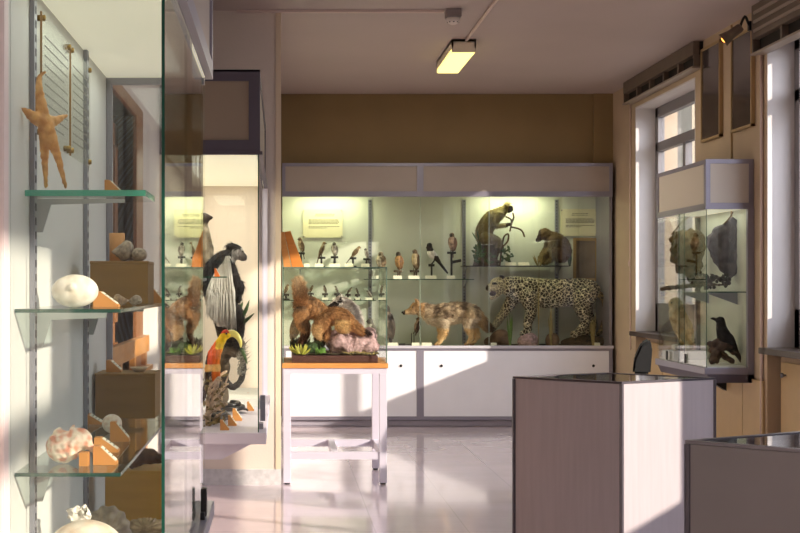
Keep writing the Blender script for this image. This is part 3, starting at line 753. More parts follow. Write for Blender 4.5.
limb(b, [lp_(516, 297, .09), lp_(507, 311, .10), lp_(499, 322, .10), lp_(493.5, 329, .10), lp_(489, 330.5, .10)], [8*s, 5.2*s, 4.2*s, 3.6*s, 3.4*s])
limb(b, [lp_(583, 296, -.09), lp_(580, 310, -.10), lp_(583, 320, -.10), lp_(581, 325, -.10), lp_(576, 332.5, -.10), lp_(571, 334, -.10)], [11.5*s, 8*s, 5.2*s, 4.6*s, 4*s, 3.6*s])
limb(b, [lp_(589, 298, .09), lp_(589, 312, .10), lp_(596, 324, .10), lp_(592, 330, .10), lp_(587, 335, .10), lp_(581, 335.5, .10)], [10*s, 6*s, 4*s, 3.6*s, 3.2*s, 3.2*s])
def col(p, n):
    q = p-lp_(0, 0); u = CU+p.x*F/YL; v = CV-(p.z-E)*F/YL
    c = mix((224,210,172), (242,236,220), (-n.z-.1)*1.6)
    al = 1.
    if u < 505: c = mix(c, (214,196,146), .6); al = .75
    if u < 496: c = mix(c, (222,208,172), .7); al = .5
    if u < 487.6 and v < 290.5: c = (40,30,26)
    if (u-502)**2+(v-276.6)**2 < 6: c = (40,32,24)
    if abs(v-283.6) < 1.3 and 491.5 < u < 496.5: c = (36,28,20)
    if v > 300: c = mix(c, (214,202,172), .4)
    return c+(al,)
body_me = fuse(b, .011, 5, col, .004, 40)
bd = d.adopt('body', body_me, leopard_mat())
b = new_bm(); limb(b, [lp_(596, 292), lp_(604, 299, .02), lp_(606.3, 311, .04), lp_(605.5, 322, .05), lp_(602, 331, .04), lp_(598, 334, .02)], [4*s,3.2*s,3*s,2.9*s,2.8*s,2.2*s], 4, 10)
d.adopt('tail', fuse(b, .009, 3, lambda p, n: (188,162,112)), MATS.setdefault('leo', bd.data.materials[0]))
for dy in (-.05, .0):
    pass
sphere_part(d, 'eye', lp_(493.8, 283.6, -.055), .011, M_eye)
b = new_bm(); ell(b, lp_(492.3, 293.5, -.012), (3.9*s, .044, 2.7*s)); mo = d.part('mouth', b, mat('dark_red_mouth', (58,26,22), .4))
b = new_bm(); 
for u, v, dz in ((488.6,291.0,-1),(489.4,296.6,1),(491.2,296.8,.7)): lathe(b, lp_(u, v, -.03), [(.006,0),(.0045,dz*.012),(.001,dz*.022)], 8)
d.part('tooth', b, M_card, mo)
b = new_bm()
for k in range(6): 
    a = random.uniform(-.4,.5); tube(b, [lp_(489.5, 290+k*.5, -.045), lp_(487+random.uniform(-1,1), 290+k*.9, -.10)], [.0012,.0005], 4)
d.part('whiskers', b, M_card)

def rock(name, u0, u1, v0, v1, Y, dep, m, label, cat='rock', group=None, seed=0, zb=FZ):
    c = V(((X(u0, Y)+X(u1, Y))/2, Y, zb)); w = (u1-u0)*Y/F/2; h = Z(v0, Y)-zb
    b = new_bm(); ell(b, c+V((0,0,h*.35)), (w, dep, h*.66), sub=4)
    for vv in b.verts:
        n_ = noise.noise((vv.co-c)*V((1,1,1)).length*3+V((seed,)*3)); vv.co += (vv.co-c-V((0,0,h*.3))).normalized()*n_*min(w, h)*.5
        vv.co.z = max(vv.co.z, zb+.001)
    return single(name, b, m, c, label, cat, group)
rock('rock', 486, 512, 331, 346, 13.44, .10, M_brownrock, "brown rock under the leopard's far forepaw", seed=1)
rock('rock', 519, 537, 335, 346, 13.27, .07, M_rock, "pinkish rock under the leopard's near forepaw", seed=2)
rock('rock', 546, 560, 334, 346, 13.30, .06, M_brownrock, 'small brown rock below the middle of the leopard', seed=3)
rock('rock', 561, 606, 335.5, 346, 13.42, .13, mat('dark_olive_rock', (66,56,42), .9, var=.3, vscale=15, bump=.8, bscale=40), "low dark rock under the leopard's hind feet", seed=4)
b = new_bm(); box(b, X(496, 13.26), X(586, 13.26), 13.24, 13.6, FZ+.0005, FZ+.012, bev=.003); single('diorama_board', b, mat('dark_earth_board', (36,30,26), .9), (X(540, 13.3), 13.4, FZ), "dark earth board under the leopard's rocks", 'board')
def tuft(name, u, v0, v1, n, spread, Y, m, w, label, cat='grass', zb=None, group=None, flop=.0):
    zb = FZ+.012 if zb is None else zb
    c = V((X(u, Y), Y, zb)); h = Z(v0, Y)-zb; b = new_bm()
    for k in range(n):
        a = random.uniform(-1, 1); hh = h*random.uniform(.62, 1.)
        frond(b, c+V((a*spread*.25, random.uniform(-.02,.02), -.002)), c+V((a*spread, random.uniform(-.04,.04), hh)), w, (a*flop, 0, 0))
    return single(name, b, m, c, label, cat, group)
tuft('grass_tuft', 510, 309, 346, 9, .035, 13.22, M_grass, .008, 'green grass blades in front of the leopard')
tuft('reed_stalk', 538.5, 258, 346, 3, .012, 13.19, M_reed, .004, 'tall yellow reed standing before the leopard', 'reed')
tuft('reed_tuft', 551.5, 303, 346, 8, .035, 13.24, M_reed, .008, "yellow dry reeds under the leopard's belly", 'reed')
tuft('reed_tuft', 593, 311, 346, 10, .03, 13.28, M_reed, .008, "yellow dry grass by the leopard's hind leg", 'reed')

# ---- jackal
YJ = 13.30; s = YJ/F
def jp(u, v, dy=0.): return at(u, v, YJ)+V((0, dy, 0))
d = Thing('jackal', (X(447, YJ), YJ, FZ), 'mounted grey and tan jackal standing with lowered head in the back case', 'jackal')
b = new_bm()
tube(b, smooth_pts([jp(*q) for q in ((417,308.5),(425,310.5),(434,315),(444,314.5),(456,313),(467,312.5),(475,314.5),(479,316))]), interp([r*s for r in (5.8,7.6,10.8,11.4,11.0,10.0,8.4,5.)]), 14, True, ((0,1,0), .7))
ell(b, jp(415.8, 308.2), (6.4*s, 5*s, 5.6*s)); limb(b, [jp(413, 310), jp(407.5, 312.2), jp(403.8, 313)], [4.4*s, 2.8*s, 1.9*s])
for dy in (-.028, .028): limb(b, [jp(418, 305.5, dy), jp(416.6, 301.5, dy*1.3), jp(415.4, 298.6, dy*1.4)], [2.6*s, 1.8*s, .8*s], 3, 8, ((.5,1,0), .5))
limb(b, [jp(441, 318, -.06), jp(444.5, 325, -.065), jp(442.5, 334, -.065), jp(439, 342, -.065), jp(434.5, 344.6, -.065)], [6*s, 3.9*s, 2.8*s, 2.3*s, 1.9*s])
limb(b, [jp(437, 318, .06), jp(441, 327, .06), jp(441, 336, .06), jp(440, 342.5, .06), jp(437, 344.8, .06)], [6*s, 3.8*s, 2.7*s, 2.2*s, 1.9*s])
limb(b, [jp(472, 315, -.055), jp(467, 325, -.06), jp(470.3, 335, -.06), jp(468.5, 341, -.06), jp(465, 344.6, -.06)], [8.5*s, 5*s, 2.7*s, 2.2*s, 1.9*s])
limb(b, [jp(475, 316, .055), jp(474.5, 326, .06), jp(478, 335, .06), jp(476, 341, .06), jp(472, 344.6, .06)], [8*s, 4.6*s, 2.6*s, 2.2*s, 1.9*s])
def col(p, n):
    u = CU+p.x*F/YJ; v = CV-(p.z-E)*F/YJ
    c = (194,158,112)
    if v < 331 and u > 424:
        t = noise.noise(p*16)*1.6+n.z*.8+.1; c = mix((190,166,136), (106,88,72), t)
        if v > 318: c = mix(c, (224,208,184), .55)
    if u < 424: c = mix((170,134,94), (216,192,156), (v-309)/8)
    if u < 405: c = (44,34,30)
    if v > 328: c = (214,178,128)
    if v > 343.5: c = (150,118,84)
    return c
furry(d, 'body', fuse(b, .008, 4, col, .007, 55), 6000, .040, .004, (1,0,-.5), keep=lambda p: CU+p.x*F/YJ > 411 and CV-(p.z-E)*F/YJ < 338)
b = new_bm(); limb(b, [jp(478, 314, 0), jp(482.5, 321, .02), jp(487.5, 326, .04), jp(492.5, 328.5, .05)], [3.4*s, 4.4*s, 4*s, 1.6*s], 4, 10)
furry(d, 'tail', fuse(b, .008, 3, lambda p, n: mix((190,158,116), (74,60,50), (CU+p.x*F/YJ-482)/8), .012, 50), 2500, .05, .004, (.7,0,-1))
sphere_part(d, 'eye', jp(412, 307.4, -.046), .007, M_eye); sphere_part(d, 'nose', jp(402.7, 312.4, 0), (.013,.013,.012), M_eye)
# ---- log under the tail / rock
rock('rock', 484, 498, 338, 346, 13.55, .07, M_brownrock, "small stone behind the jackal's tail", seed=6)

# ---- monkeys on the dark shelf
YM = 13.52; s = YM/F; MZ = Z(265.6, S1)
def mp_(u, v, dy=0.): return at(u, v, YM)+V((0, dy, 0))
d = Thing('tree_stump', (X(486, YM), YM, MZ), 'mossy stump with leaves under the sitting vervet monkey', 'stump')
b = new_bm(); lathe(b, (X(487, YM), YM+.02, MZ), [(.13,0),(.12,.05),(.10,.12),(.09,.19),(.085,.20)], 18)
for v_ in b.verts: v_.co += (v_.co-V((X(487, YM), YM+.02, v_.co.z)))*noise.noise(v_.co*14)*.4
d.part('stump', b, M_bark)
b = new_bm()
for k in range(60):
    c0 = mp_(random.uniform(474, 490), random.uniform(249, 264), random.uniform(-.13, -.02)); frond(b, c0, c0+V((random.uniform(-.05,.05), random.uniform(-.03,.03), random.uniform(-.02,.06))), .014)
d.part('foliage', b, M_leaf)
b = new_bm()
for q in ([(480,250),(476,240),(471,232)],[(481,250),(478,240),(476,229)]): 
    for a_, c_ in zip(q, q[1:]): frond(b, mp_(*a_, -.05), mp_(*c_, -.05), .008)
d.part('blade', b, M_leaf)
d = Thing('mounted_monkey', (X(490, YM), YM, MZ+.2), 'slim olive monkey sitting upright holding a twig on the dark shelf', 'monkey', 'monkeys on the dark shelf')
b = new_bm()
tube(b, smooth_pts([mp_(*q) for q in ((505,209),(500,213),(493,218),(487,225),(484,233),(484,240))]), interp([r*s for r in (4.,6.,8.4,8.6,8.8,7.6)]), 14, True, ((0,1,0), .8))
ell(b, mp_(508, 206.6), (4.8*s, 4.3*s, 4.6*s)); ell(b, mp_(511, 209.2), (2.6*s, 2.5*s, 2.5*s)); ell(b, mp_(508.8, 210), (3.4*s, 3.4*s, 3.2*s))
for dy in (-.043, .043): ell(b, mp_(506.8, 207, dy), (1.3*s, .8*s, 1.5*s))
for dy in (-.06, .06): 
    limb(b, [mp_(499, 215, dy), mp_(494, 222, dy*1.2), mp_(495, 226, dy*1.2), mp_(504, 225.4, dy*.9), mp_(510, 224.4, dy*.4)], [4*s, 2.8*s, 2.4*s, 2.*s, 1.7*s])
    limb(b, [mp_(484.5, 238, dy*1.0), mp_(492, 239.5, dy*1.5), mp_(497.5, 242, dy*1.6), mp_(496, 251, dy*1.4), mp_(493.5, 260, dy*1.2), mp_(497.5, 262, dy*1.2)], [6*s, 4.6*s, 3.2*s, 2.6*s, 1.9*s, 1.6*s])
def col(p, n):
    u = CU+p.x*F/YM; v = CV-(p.z-E)*F/YM
    c = mix((122,108,66), (160,148,112), (u-492)/14 if 215 < v < 236 else 0)
    if v > 236 and u > 488: c = (128,118,98)
    if v > 248: c = (84,76,68)
    if u > 507.6 and v > 205.8 and v < 214: c = (46,40,36)
    if 204.0 < v < 206.2 and u > 509: c = (200,190,160)
    if u > 505 and 221 < v < 229: c = (60,52,46)
    return c
furry(d, 'body', fuse(b, .0065, 3, col, .004, 60), 5000, .028, .003, (-.2,0,-1), keep=lambda p: not (CU+p.x*F/YM > 507.5 and CV-(p.z-E)*F/YM > 204))
b = new_bm(); limb(b, [mp_(481, 241, .03), mp_(477.5, 250, .06), mp_(477, 259, .07), mp_(479, 263.5, .07)], [2.2*s,1.7*s,1.5*s,1.2*s], 4, 8); d.adopt('tail', fuse(b, .006, 2, lambda p, n: (128,116,82)), M_fur)
sphere_part(d, 'eye', mp_(511.2, 207.3, -.022), .006, M_eye)
b = new_bm()
for q in ([(512.5,213.5),(513.2,218),(511,224),(509.5,231)],[(506,217),(510.5,219.5),(511,224)],[(510.8,227.2),(517,228.4),(521.5,231),(523.8,236.5)]): limb(b, [mp_(*w, -.03) for w in q], [.9*s]*len(q), 3, 6)
single('twig', b, M_twig, mp_(510.5, 224.5, -.02), "forked twig held in the upright monkey's hands", 'twig')
d = Thing('branch', (X(501, YM), YM-.03, MZ), 'looped bare branch with leaves in front of the upright monkey', 'branch')
b = new_bm(); limb(b, [mp_(499, 265, -.05), mp_(501.5, 245, -.05), mp_(503.5, 236.5, -.05), mp_(507.5, 234.3, -.05), mp_(507, 241, -.05), mp_(502.5, 246.5, -.05)], [.9*s]*6, 4, 6); d.part('stem', b, M_twig)
b = new_bm()
for k in range(34):
    c0 = mp_(random.uniform(501, 511), random.uniform(247, 262), random.uniform(-.07, 0)); frond(b, c0, c0+V((random.uniform(-.04,.05), random.uniform(-.02,.02), random.uniform(-.02,.05))), .013)
d.part('foliage', b, M_leaf)

d = Thing('mounted_monkey', (X(556, YM), YM, MZ), 'stocky dark brown monkey sitting with bent head on the dark shelf', 'monkey', 'monkeys on the dark shelf')
b = new_bm()
tube(b, smooth_pts([mp_(*q) for q in ((547,237),(553,240),(559.5,246),(562,252.5),(561,257))]), interp([r*s for r in (6,8.5,10.2,9.6,7)]), 14, True, ((0,1,0), .85))
ell(b, mp_(544.3, 234), (6.3*s, 5.6*s, 5.6*s)); limb(b, [mp_(541.5, 236), mp_(538.2, 239.8)], [3.6*s, 2.7*s])
for dy in (-.055, .055):
    ell(b, mp_(547.3, 234.5, dy), (1.5*s, .9*s, 1.8*s))
    limb(b, [mp_(552, 241, dy*1.3), mp_(548.5, 249, dy*1.7), mp_(543.5, 254.5, dy*1.3), mp_(540, 260.5, dy)], [5*s, 3.6*s, 2.8*s, 2.*s])
    limb(b, [mp_(561, 256, dy*1.3), mp_(552, 251.5, dy*2.0), mp_(550.5, 258, dy*1.9), mp_(545, 262, dy*1.6)], [6*s, 4.4*s, 3*s, 2.*s])
def col(p, n):
    u = CU+p.x*F/YM; v = CV-(p.z-E)*F/YM
    c = mix((104,84,58), (82,62,48), (v-245)/14)
    if u < 540.4: c = (62,48,42)
    if u < 549 and v > 247: c = (120,104,70)
    return c
furry(d, 'body', fuse(b, .0075, 3, col, .006, 50), 6000, .034, .0035, (.3,0,-1), keep=lambda p: CU+p.x*F/YM > 541.5)
sphere_part(d, 'eye', mp_(540.6, 234, -.034), .006, M_eye)
tuft('grass_tuft', 539, 254, 265.5, 12, .07, YM-.07, M_reed, .006, "dry grass at the stocky monkey's feet", zb=MZ)
tuft('grass_tuft', 570, 251, 265.5, 8, .03, YM-.02, M_leaf, .007, 'dark leaves behind the stocky monkey', zb=MZ)

# ================================================================== BIRDS
def bird(u, v_top, v_foot, Y, zb, label, pal, face=-1, yaw=0., lean=0., group=None, stand=True, plump=1., tail=.45, name='mounted_bird', standcol=M_black, beak=.10, cat='bird'):
    """upright perching bird; v_top crown, v_foot feet; stands on a T perch down to zb"""
    x = X(u, Y); H = (v_foot-v_top)*Y/F; zf = Z(v_foot, Y)
    base = V((x, Y, zb)); d = Thing(name, base, label, cat, group)
    R = Matrix.Rotation(yaw, 3, 'Z')
    def q(a, c, h=0.): return V((x, Y, zf))+R @ V((face*(a+lean*(h if h else c)), 0, 0))*H+V((0,0,c*H))
    def qq(a, l, c): return V((x, Y, zf))+R @ V((face*(a+lean*c), l, 0))*H+V((0,0,c*H))
    b = new_bm()
    tube(b, smooth_pts([q(-.10, .10), q(-.06, .28), q(0, .50), q(.05, .70), q(.07, .82)]), interp([r*H*plump for r in (.10,.19,.215,.16,.115)]), 12, True)
    ell(b, q(.09, .86), H*.135*min(plump, 1.1)); 
    limb(b, [q(.17, .86), q(.20+beak*.5, .845), q(.20+beak, .80)], [.06*H, .034*H, .010*H], 3, 8)
    limb(b, [q(-.08, .20), q(-.16, -.02), q(-.16-tail*.25, -tail)], [.10*H, .07*H, .045*H], 3, 8, ((face,0,.3), .6))
    for l in (-.16, .16):
        limb(b, [qq(.02, l*plump, .66), qq(-.08, l*1.15*plump, .40), qq(-.18, l*.6*plump, .05)], [.075*H, .085*H, .03*H], 3, 8)
    def col(p, n):
        r = R.inverted() @ (p-V((x, Y, zf))); a = r.x*face/H-lean*r.z/H; c = r.z/H
        if c > .76: k = pal['head'] if a < .2 else pal['beak']
        elif a > .06 and abs(r.y)/H < .15: k = pal['belly']
        elif c < .06: k = pal['tail']
        else: k = pal['wing'] if abs(r.y)/H > .13 or a < -.1 else mix(pal['belly'], pal['wing'], .5)
        t = noise.noise(p/H*9); return mix(k, pal.get('spot', (60,50,40)), max(0, t*pal.get('mottle', .6)))
    d.adopt('body', fuse(b, max(H*.028, .0035), 2, col, H*.01, 8/H), M_feather)
    b = new_bm()
    for l in (-.06, .06): tube(b, [qq(-.02, l, .12), qq(0, l, -.01)], H*.016, 6)
    d.part('legs', b, mat('horn_legs', (92,74,48), .6))
    for l in (-.10, .10): sphere_part(d, 'eye', qq(.16, l, .89), H*.022, M_eye, sub=1)
    if stand:
        b = new_bm(); tube(b, [V((x-.018-H*.13, Y, zf-.012)), V((x+.018+H*.13, Y, zf-.012))], .011, 8)
        tube(b, [V((x, Y, zf-.012)), V((x, Y, zb+.014))], .010, 8); lathe(b, V((x, Y, zb)), [(.035,0),(.035,.012),(.028,.015)], 14)
        d.part('perch', b, standcol)
    return d
P_brown = dict(head=(120,98,72), belly=(196,176,140), wing=(112,92,68), tail=(84,68,52), beak=(70,60,50))
P_grey = dict(head=(112,108,100), belly=(206,200,186), wing=(128,122,112), tail=(84,80,74), beak=(50,46,42))
P_spot = dict(head=(140,116,84), belly=(214,200,170), wing=(110,90,66), tail=(90,72,54), beak=(60,52,44), mottle=1.1)
P_dark = dict(head=(66,60,54), belly=(146,132,112), wing=(80,70,60), tail=(54,48,44), beak=(30,28,26))
P_kest = dict(head=(104,92,78), belly=(178,136,88), wing=(124,90,60), tail=(110,84,60), beak=(46,42,40), mottle=.9)
P_owl = dict(head=(176,160,136), belly=(212,200,176), wing=(142,122,94), tail=(120,100,78), beak=(90,80,60), mottle=1.1, spot=(70,56,42))
P_hawk = dict(head=(128,104,84), belly=(196,164,140), wing=(138,104,86), tail=(112,86,72), beak=(50,44,42), mottle=.8)
Z1, Z2, Z3 = Z(267, S1), Z(300, S1), Z(279, S1)
G1, G2, G3 = 'small birds on the top left shelf', 'small birds on the lower left shelf', 'larger birds on the middle shelf'
YS = 13.52
bird(301, 237, 252, YS, Z1, 'small brown bird half hidden behind the orange stand', P_brown, group=G1, yaw=.6)
bird(321.5, 241, 256.5, YS, Z1, 'slender speckled bird just right of the orange stand, turned right', P_spot, 1, yaw=.3, plump=.75, lean=.10, group=G1)
bird(334.5, 242, 256, YS, Z1, 'dark headed grey bird facing the viewer, second from the orange stand', P_grey, -1, yaw=1.2, group=G1)
bird(353, 246, 257, YS, Z1, 'plump bird leaning forward, tail to the left, on the top left shelf', P_spot, 1, yaw=.1, lean=.55, plump=1.15, group=G1, tail=.6)
bird(366.5, 248, 258, YS, Z1, 'small pale bird before the steel shelf rail', P_grey, -1, yaw=.4, group=G1)
for k, (u, vt, vf, fc, ln, pl, lb) in enumerate((
    (286, 284, 293.5, 1, .1, P_brown, "small bird at the far left of the lower shelf, left of the fox's tail"),
    (311, 285, 292.5, 1, .1, P_brown, "small bird just right of the fox's raised tail"),
    (325, 285, 293, -1, .0, P_dark, "upright dark small bird behind the fox's back"),
    (337, 285.5, 293, -1, .1, P_grey, "grey small bird above the badger's ear"),
    (348, 287, 293.5, 1, .5, P_dark, 'small dark bird leaning right with a long tail, on the lower shelf'),
    (357.5, 288, 294, -1, .1, P_dark, 'small dark bird on the lower shelf, left of the steel rail'),
    (370.5, 290, 298, -1, .3, P_grey, 'small grey bird on the lower shelf in front of the steel rail'))):
    bird(u, vt, vf, YS, Z2, lb, pl, fc, yaw=random.uniform(.1, .7), lean=ln, group=G2)
bird(380, 251.5, 269, 13.5, Z3, 'squat mottled little owl beside the glass box corner', P_owl, -1, yaw=.9, plump=1.35, stand=False, lean=-.2, group=G3, tail=.2)
bird(398, 251.5, 270, 13.5, Z3, 'rust breasted kestrel on a dark perch', P_kest, -1, yaw=.9, plump=1.05, lean=-.15, group=G3, standcol=M_bark)
bird(414.5, 248.5, 270, 13.5, Z3, 'slim mottled brown hawk between kestrel and magpie', P_brown, -1, yaw=.9, plump=.85, lean=-.15, group=G3, standcol=M_bark)
bird(451.5, 232.5, 251.5, 13.5, Z3, 'brown falcon on the tallest black perch', P_hawk, -1, yaw=1.0, plump=1.0, lean=-.18, group=G3, tail=.3)
b = new_bm(); tube(b, [(X(451, 13.5), 13.5, Z3+.16), (X(461, 13.5), 13.5, Z3+.18)], .014, 8); single('perch_bar', b, M_black, (X(456, 13.5), 13.5, Z3+.16), 'short black bar beside the tallest perch', 'perch')
# magpie
d = Thing('magpie', (X(431, 13.5), 13.5, Z3), 'black and white magpie with a long slanting tail', 'bird', G3)
def gp(u, v, dy=0.): return at(u, v, 13.5)+V((0, dy, 0))
s = 13.5/F; b = new_bm()
tube(b, smooth_pts([gp(429.3, 245.5), gp(429.8, 249), gp(431.5, 253.5), gp(434.5, 257)]), interp([2.4*s, 3.2*s, 4.2*s, 3*s]), 12); ell(b, gp(429.4, 245), (2.8*s, 2.4*s, 2.4*s)); limb(b, [gp(428, 246), gp(425.8, 248)], [1.1*s, .3*s])
limb(b, [gp(434, 256.5), gp(440, 263.5), gp(447.5, 273)], [2.4*s, 1.6*s, 1.0*s], 3, 8)
for dy in (-.03, .03): limb(b, [gp(431, 250, dy), gp(435, 255, dy*1.2), gp(440, 262, dy*.8)], [1.8*s, 2*s, .8*s], 3, 8)
def col(p, n):
    u = CU+p.x*F/13.5; v = CV-(p.z-E)*F/13.5
    if v > 251 and u < 434 and p.y < 13.5+.03: return (226,222,212)
    if abs(p.y-13.5) > .025 and 250 < v < 256 and u > 432.5: return (214,212,206)
    return (28,28,32)
d.adopt('body', fuse(b, .005, 2, col), M_feather)
b = new_bm(); tube(b, [gp(433, 257, -.012), gp(434.5, 260), gp(431.5, 264, -.012)], .006, 6); tube(b, [gp(433, 257, .012), gp(435, 260.5), gp(432, 264, .012)], .006, 6); d.part('legs', b, M_black)
b = new_bm(); tube(b, [gp(428.5, 265.2), gp(434.5, 265.2)], .013, 8); tube(b, [gp(431.6, 265), V((gp(431.6, 0).x, 13.5, Z3+.01))], .009, 8); lathe(b, V((gp(431.6, 0).x, 13.5, Z3)), [(.04,0),(.04,.012)], 14); d.part('perch', b, M_black)
# birds on the case floor
bird(386, 303, 340, 13.42, FZ, 'large dark bird on the case floor at the glass box edge', P_dark, -1, yaw=.5, stand=False, plump=.8, tail=.05, lean=-.1, group='birds on the case floor')
bird(413.5, 316, 333.5, 13.55, FZ, "brown bird on thin legs behind the jackal's throat", dict(P_hawk, wing=(70,46,40), head=(128,92,62)), -1, yaw=.2, stand=False, lean=-.5, plump=.9, tail=.1, group='birds on the case floor')
b = new_bm()
for u in (411.5, 414): tube(b, [at(u, 333, 13.55), V((at(u, 0, 13.55).x, 13.55, FZ+.004))], .004, 6)
single('thin_legs', b, M_dark, (X(412.7, 13.55), 13.55, FZ), "thin wire legs under the brown bird by the jackal's throat", 'legs')
bird(296, 312, 340, 13.45, FZ, "dim brown bird seen through the glass box, left of the fox's hind leg", P_brown, 1, yaw=.4, stand=False, tail=.1, group='birds on the case floor')
bird(372, 318, 342, 13.45, FZ, 'dim grey bird on the case floor above the pink rock', P_grey, -1, yaw=.4, stand=False, tail=.1, group='birds on the case floor')
# label cards
def card(u0, u1, v0, v1, Y, zb, label, group, lines=True):
    x0, x1 = X(u0, Y), X(u1, Y); h = max((v1-v0)*Y/F, .012)
    d = Thing('label_card', ((x0+x1)/2, Y, zb), label, 'label', group)
    b = new_bm(); extr(b, [(x0, Y, zb+.0005), (x0, Y+.03, zb+.0005), (x0, Y+.026, zb+h)], (x1-x0, 0, 0)); d.part('card', b, M_card)
CG = 'cream label cards in the back case'
for u0, u1, lb in ((315, 323.5,'under the slender speckled bird'),(329.5,340,'under the dark headed grey bird'),(345,353.5,'under the bird leaning forward'),(361.5,369.5,'under the small pale bird by the steel rail'),(304,309.5,'beside the orange stand')):
    card(u0, u1, 263, 266.5, 13.44, Z1, 'cream label card '+lb, CG)
for u0, u1, lb in ((306,312,"right of the fox's tail"),(322,328.5,'under the upright dark small bird'),(332.5,339,"above the badger's ear"),(346,351.5,'under the small bird leaning right'),(355.5,360,'under the small dark bird left of the rail'),(365.5,372.5,'on the lower shelf at the steel rail')):
    card(u0, u1, 297.5, 300, 13.44, Z2, 'tiny label card on the lower shelf, '+lb, CG)
for u0, u1, lb in ((376,381,'below the little owl'),(393.5,402,'below the kestrel'),(408.5,419.5,'below the slim hawk'),(425.5,436.5,'below the magpie'),(447,455,'below the falcon on the tallest perch')):
    card(u0, u1, 275.5, 279, 13.44, Z3, 'cream label card '+lb, CG)
for u0, u1, lb in ((388,398,"at the large dark bird's feet"),(412,419.5,"below the brown bird by the jackal's throat"),(422,432,"before the jackal's forefeet"),(491,497,"at the left end of the leopard's board"),(595,600.5,'at the right end of the case floor')):
    card(u0, u1, 343, 347, 13.19, FZ, 'cream label card '+lb, CG)
for u0, u1, lb in ((505.5,516.5,'left'),(518.5,529.5,'right')):
    card(u0, u1, 262, 265.4, 13.44, MZ, 'cream label card on the dark monkey shelf, the %s one of two' % lb, CG)
b = new_bm(); box(b, X(399, 13.2), X(405.5, 13.2), 13.2, 13.24, FZ+.0005, FZ+.03); box(b, X(405.8, 13.2), X(411.8, 13.2), 13.2, 13.23, FZ+.0005, FZ+.022); single('dark_block', b, M_dark, (X(405, 13.2), 13.22, FZ), "small dark block on the case floor below the jackal's chin", 'block')
# notice boards on the back panel, framed print
def notice(u0, u1, v0, v1, label, rows):
    y = 13.69; x0, x1, z0, z1 = X(u0, y), X(u1, y), Z(v1, y), Z(v0, y)
    d = Thing('notice_board', ((x0+x1)/2, y, z0), label, 'notice', 'printed notices in the back case')
    b = new_bm(); box(b, x0, x1, y-.006, y, z0, z1); d.part('board', b, mat('cream_notice', (222,214,176), .6))
    b = new_bm(); 
    for fr, a, c in rows:
        zz = z1-(z1-z0)*fr; xx = x0+(x1-x0)*a; xe = x0+(x1-x0)*c
        while xx < xe-.01:
            w = min(random.uniform(.012,.035), xe-xx); box(b, xx, xx+w, y-.0075, y-.006, zz, zz+.006); xx += w+.006
    d.part('printed_text', b, M_ink)
    for x in (x0+.01, x1-.01):
        for z in (z0+.012, z1-.012):
            b = new_bm(); lathe(b, (x, y-.006, z), [(.007,0),(.007,.005),(.004,.008)], 10, (0,-1,0)); d.part('screw', b, M_rail)
ROWS = [(.18,.32,.80),(.24,.30,.78)]+[(.38+.045*k,.14,.92) for k in range(4)]+[(.62,.14,.92),(.67,.14,.6)]
notice(303, 342.5, 209.5, 237.5, 'printed cream notice on the left of the back case wall', ROWS)
notice(560.5, 597, 209, 236, 'printed cream notice above the framed print at the right of the back case', ROWS)
y = 13.69; d = Thing('framed_print', (X(585, y), y, Z(282, y)), 'wood framed dark print on the right of the back case wall', 'picture')
b = new_bm(); frame_rect(b, 'y', y-.02, X(573, y), X(598, y), Z(281, y), Z(238, y), .028, .02); d.part('frame', b, mat('olive_wood_frame', (158,124,66), .6, var=.1))
b = new_bm(); box(b, X(575, y), X(596, y), y-.012, y, Z(279, y), Z(240, y)); d.part('print', b, mat('brown_print', (110,90,66), .7, var=.3, vscale=7))
b = new_bm(); box(b, X(597, y), X(599.5, y), y-.006, y, Z(309, y), Z(282, y)); box(b, X(573, y), X(598, y), y-.006, y, Z(309, y), Z(281.5, y)); single('mount_board', b, mat('grey_green_board', (176,172,150), .8), (X(585, y), y, Z(309, y)), 'pale board below the framed print behind the leopard', 'board')

# ================================================================== FOXES ON THE TABLE
YF = 9.62; s = YF/F
def fp(u, v, dy=0.): return at(u, v, YF)+V((0, dy, 0))
TRZ = Z(360.8, 9.45)
d = Thing('diorama_tray', (X(335, YF), YF, tz), 'dark brown wooden tray inside the glass box on the table', 'tray')
b = new_bm(); box(b, X(292, 9.35), X(378, 9.35), 9.35, 9.90, tz+.001, Z(355.5, 9.35), bev=.005); d.part('board', b, mat('dark_red_brown_wood', (84,52,46), .5, var=.15))
TZ = Z(355.5, 9.35)
b = new_bm(); bmesh.ops.create_grid(b, x_segments=34, y_segments=26, size=.5, matrix=Matrix.Translation((X(335, YF), 9.625, TZ+.004)) @ Matrix.Diagonal((.58,.53,1,1)))
for v_ in b.verts: v_.co.z += .012*noise.noise(v_.co*16)+.006
d.part('ground', b, mat('mossy_earth', (92,84,60), .95, var=.45, vscale=40, bump=.6))
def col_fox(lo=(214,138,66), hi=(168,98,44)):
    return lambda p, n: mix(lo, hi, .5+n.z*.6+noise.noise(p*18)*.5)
d = Thing('fox', (X(305, YF), YF, TZ), 'red fox standing with raised bushy tail inside the glass box', 'fox', 'foxes on the table')
b = new_bm()
tube(b, smooth_pts([fp(299.5,309,-.02), fp(303,305.5,0), fp(310,307,.03), fp(318,311,.06), fp(324,314.5,.08)]), interp([r*s for r in (7.5,10.2,10.8,10,8)]), 14)
limb(b, [fp(301,314,-.06), fp(300,322,-.07), fp(303.5,330,-.07), fp(301.6,338,-.07), fp(300,344,-.07), fp(297.5,346,-.09)], [8*s,5*s,3.4*s,2.6*s,2.3*s,2.2*s])
limb(b, [fp(305,314,.03), fp(305,322,.04), fp(308,330,.04), fp(306.5,338,.04), fp(304.5,344,.03)], [7*s,4.6*s,3.2*s,2.5*s,2.2*s])
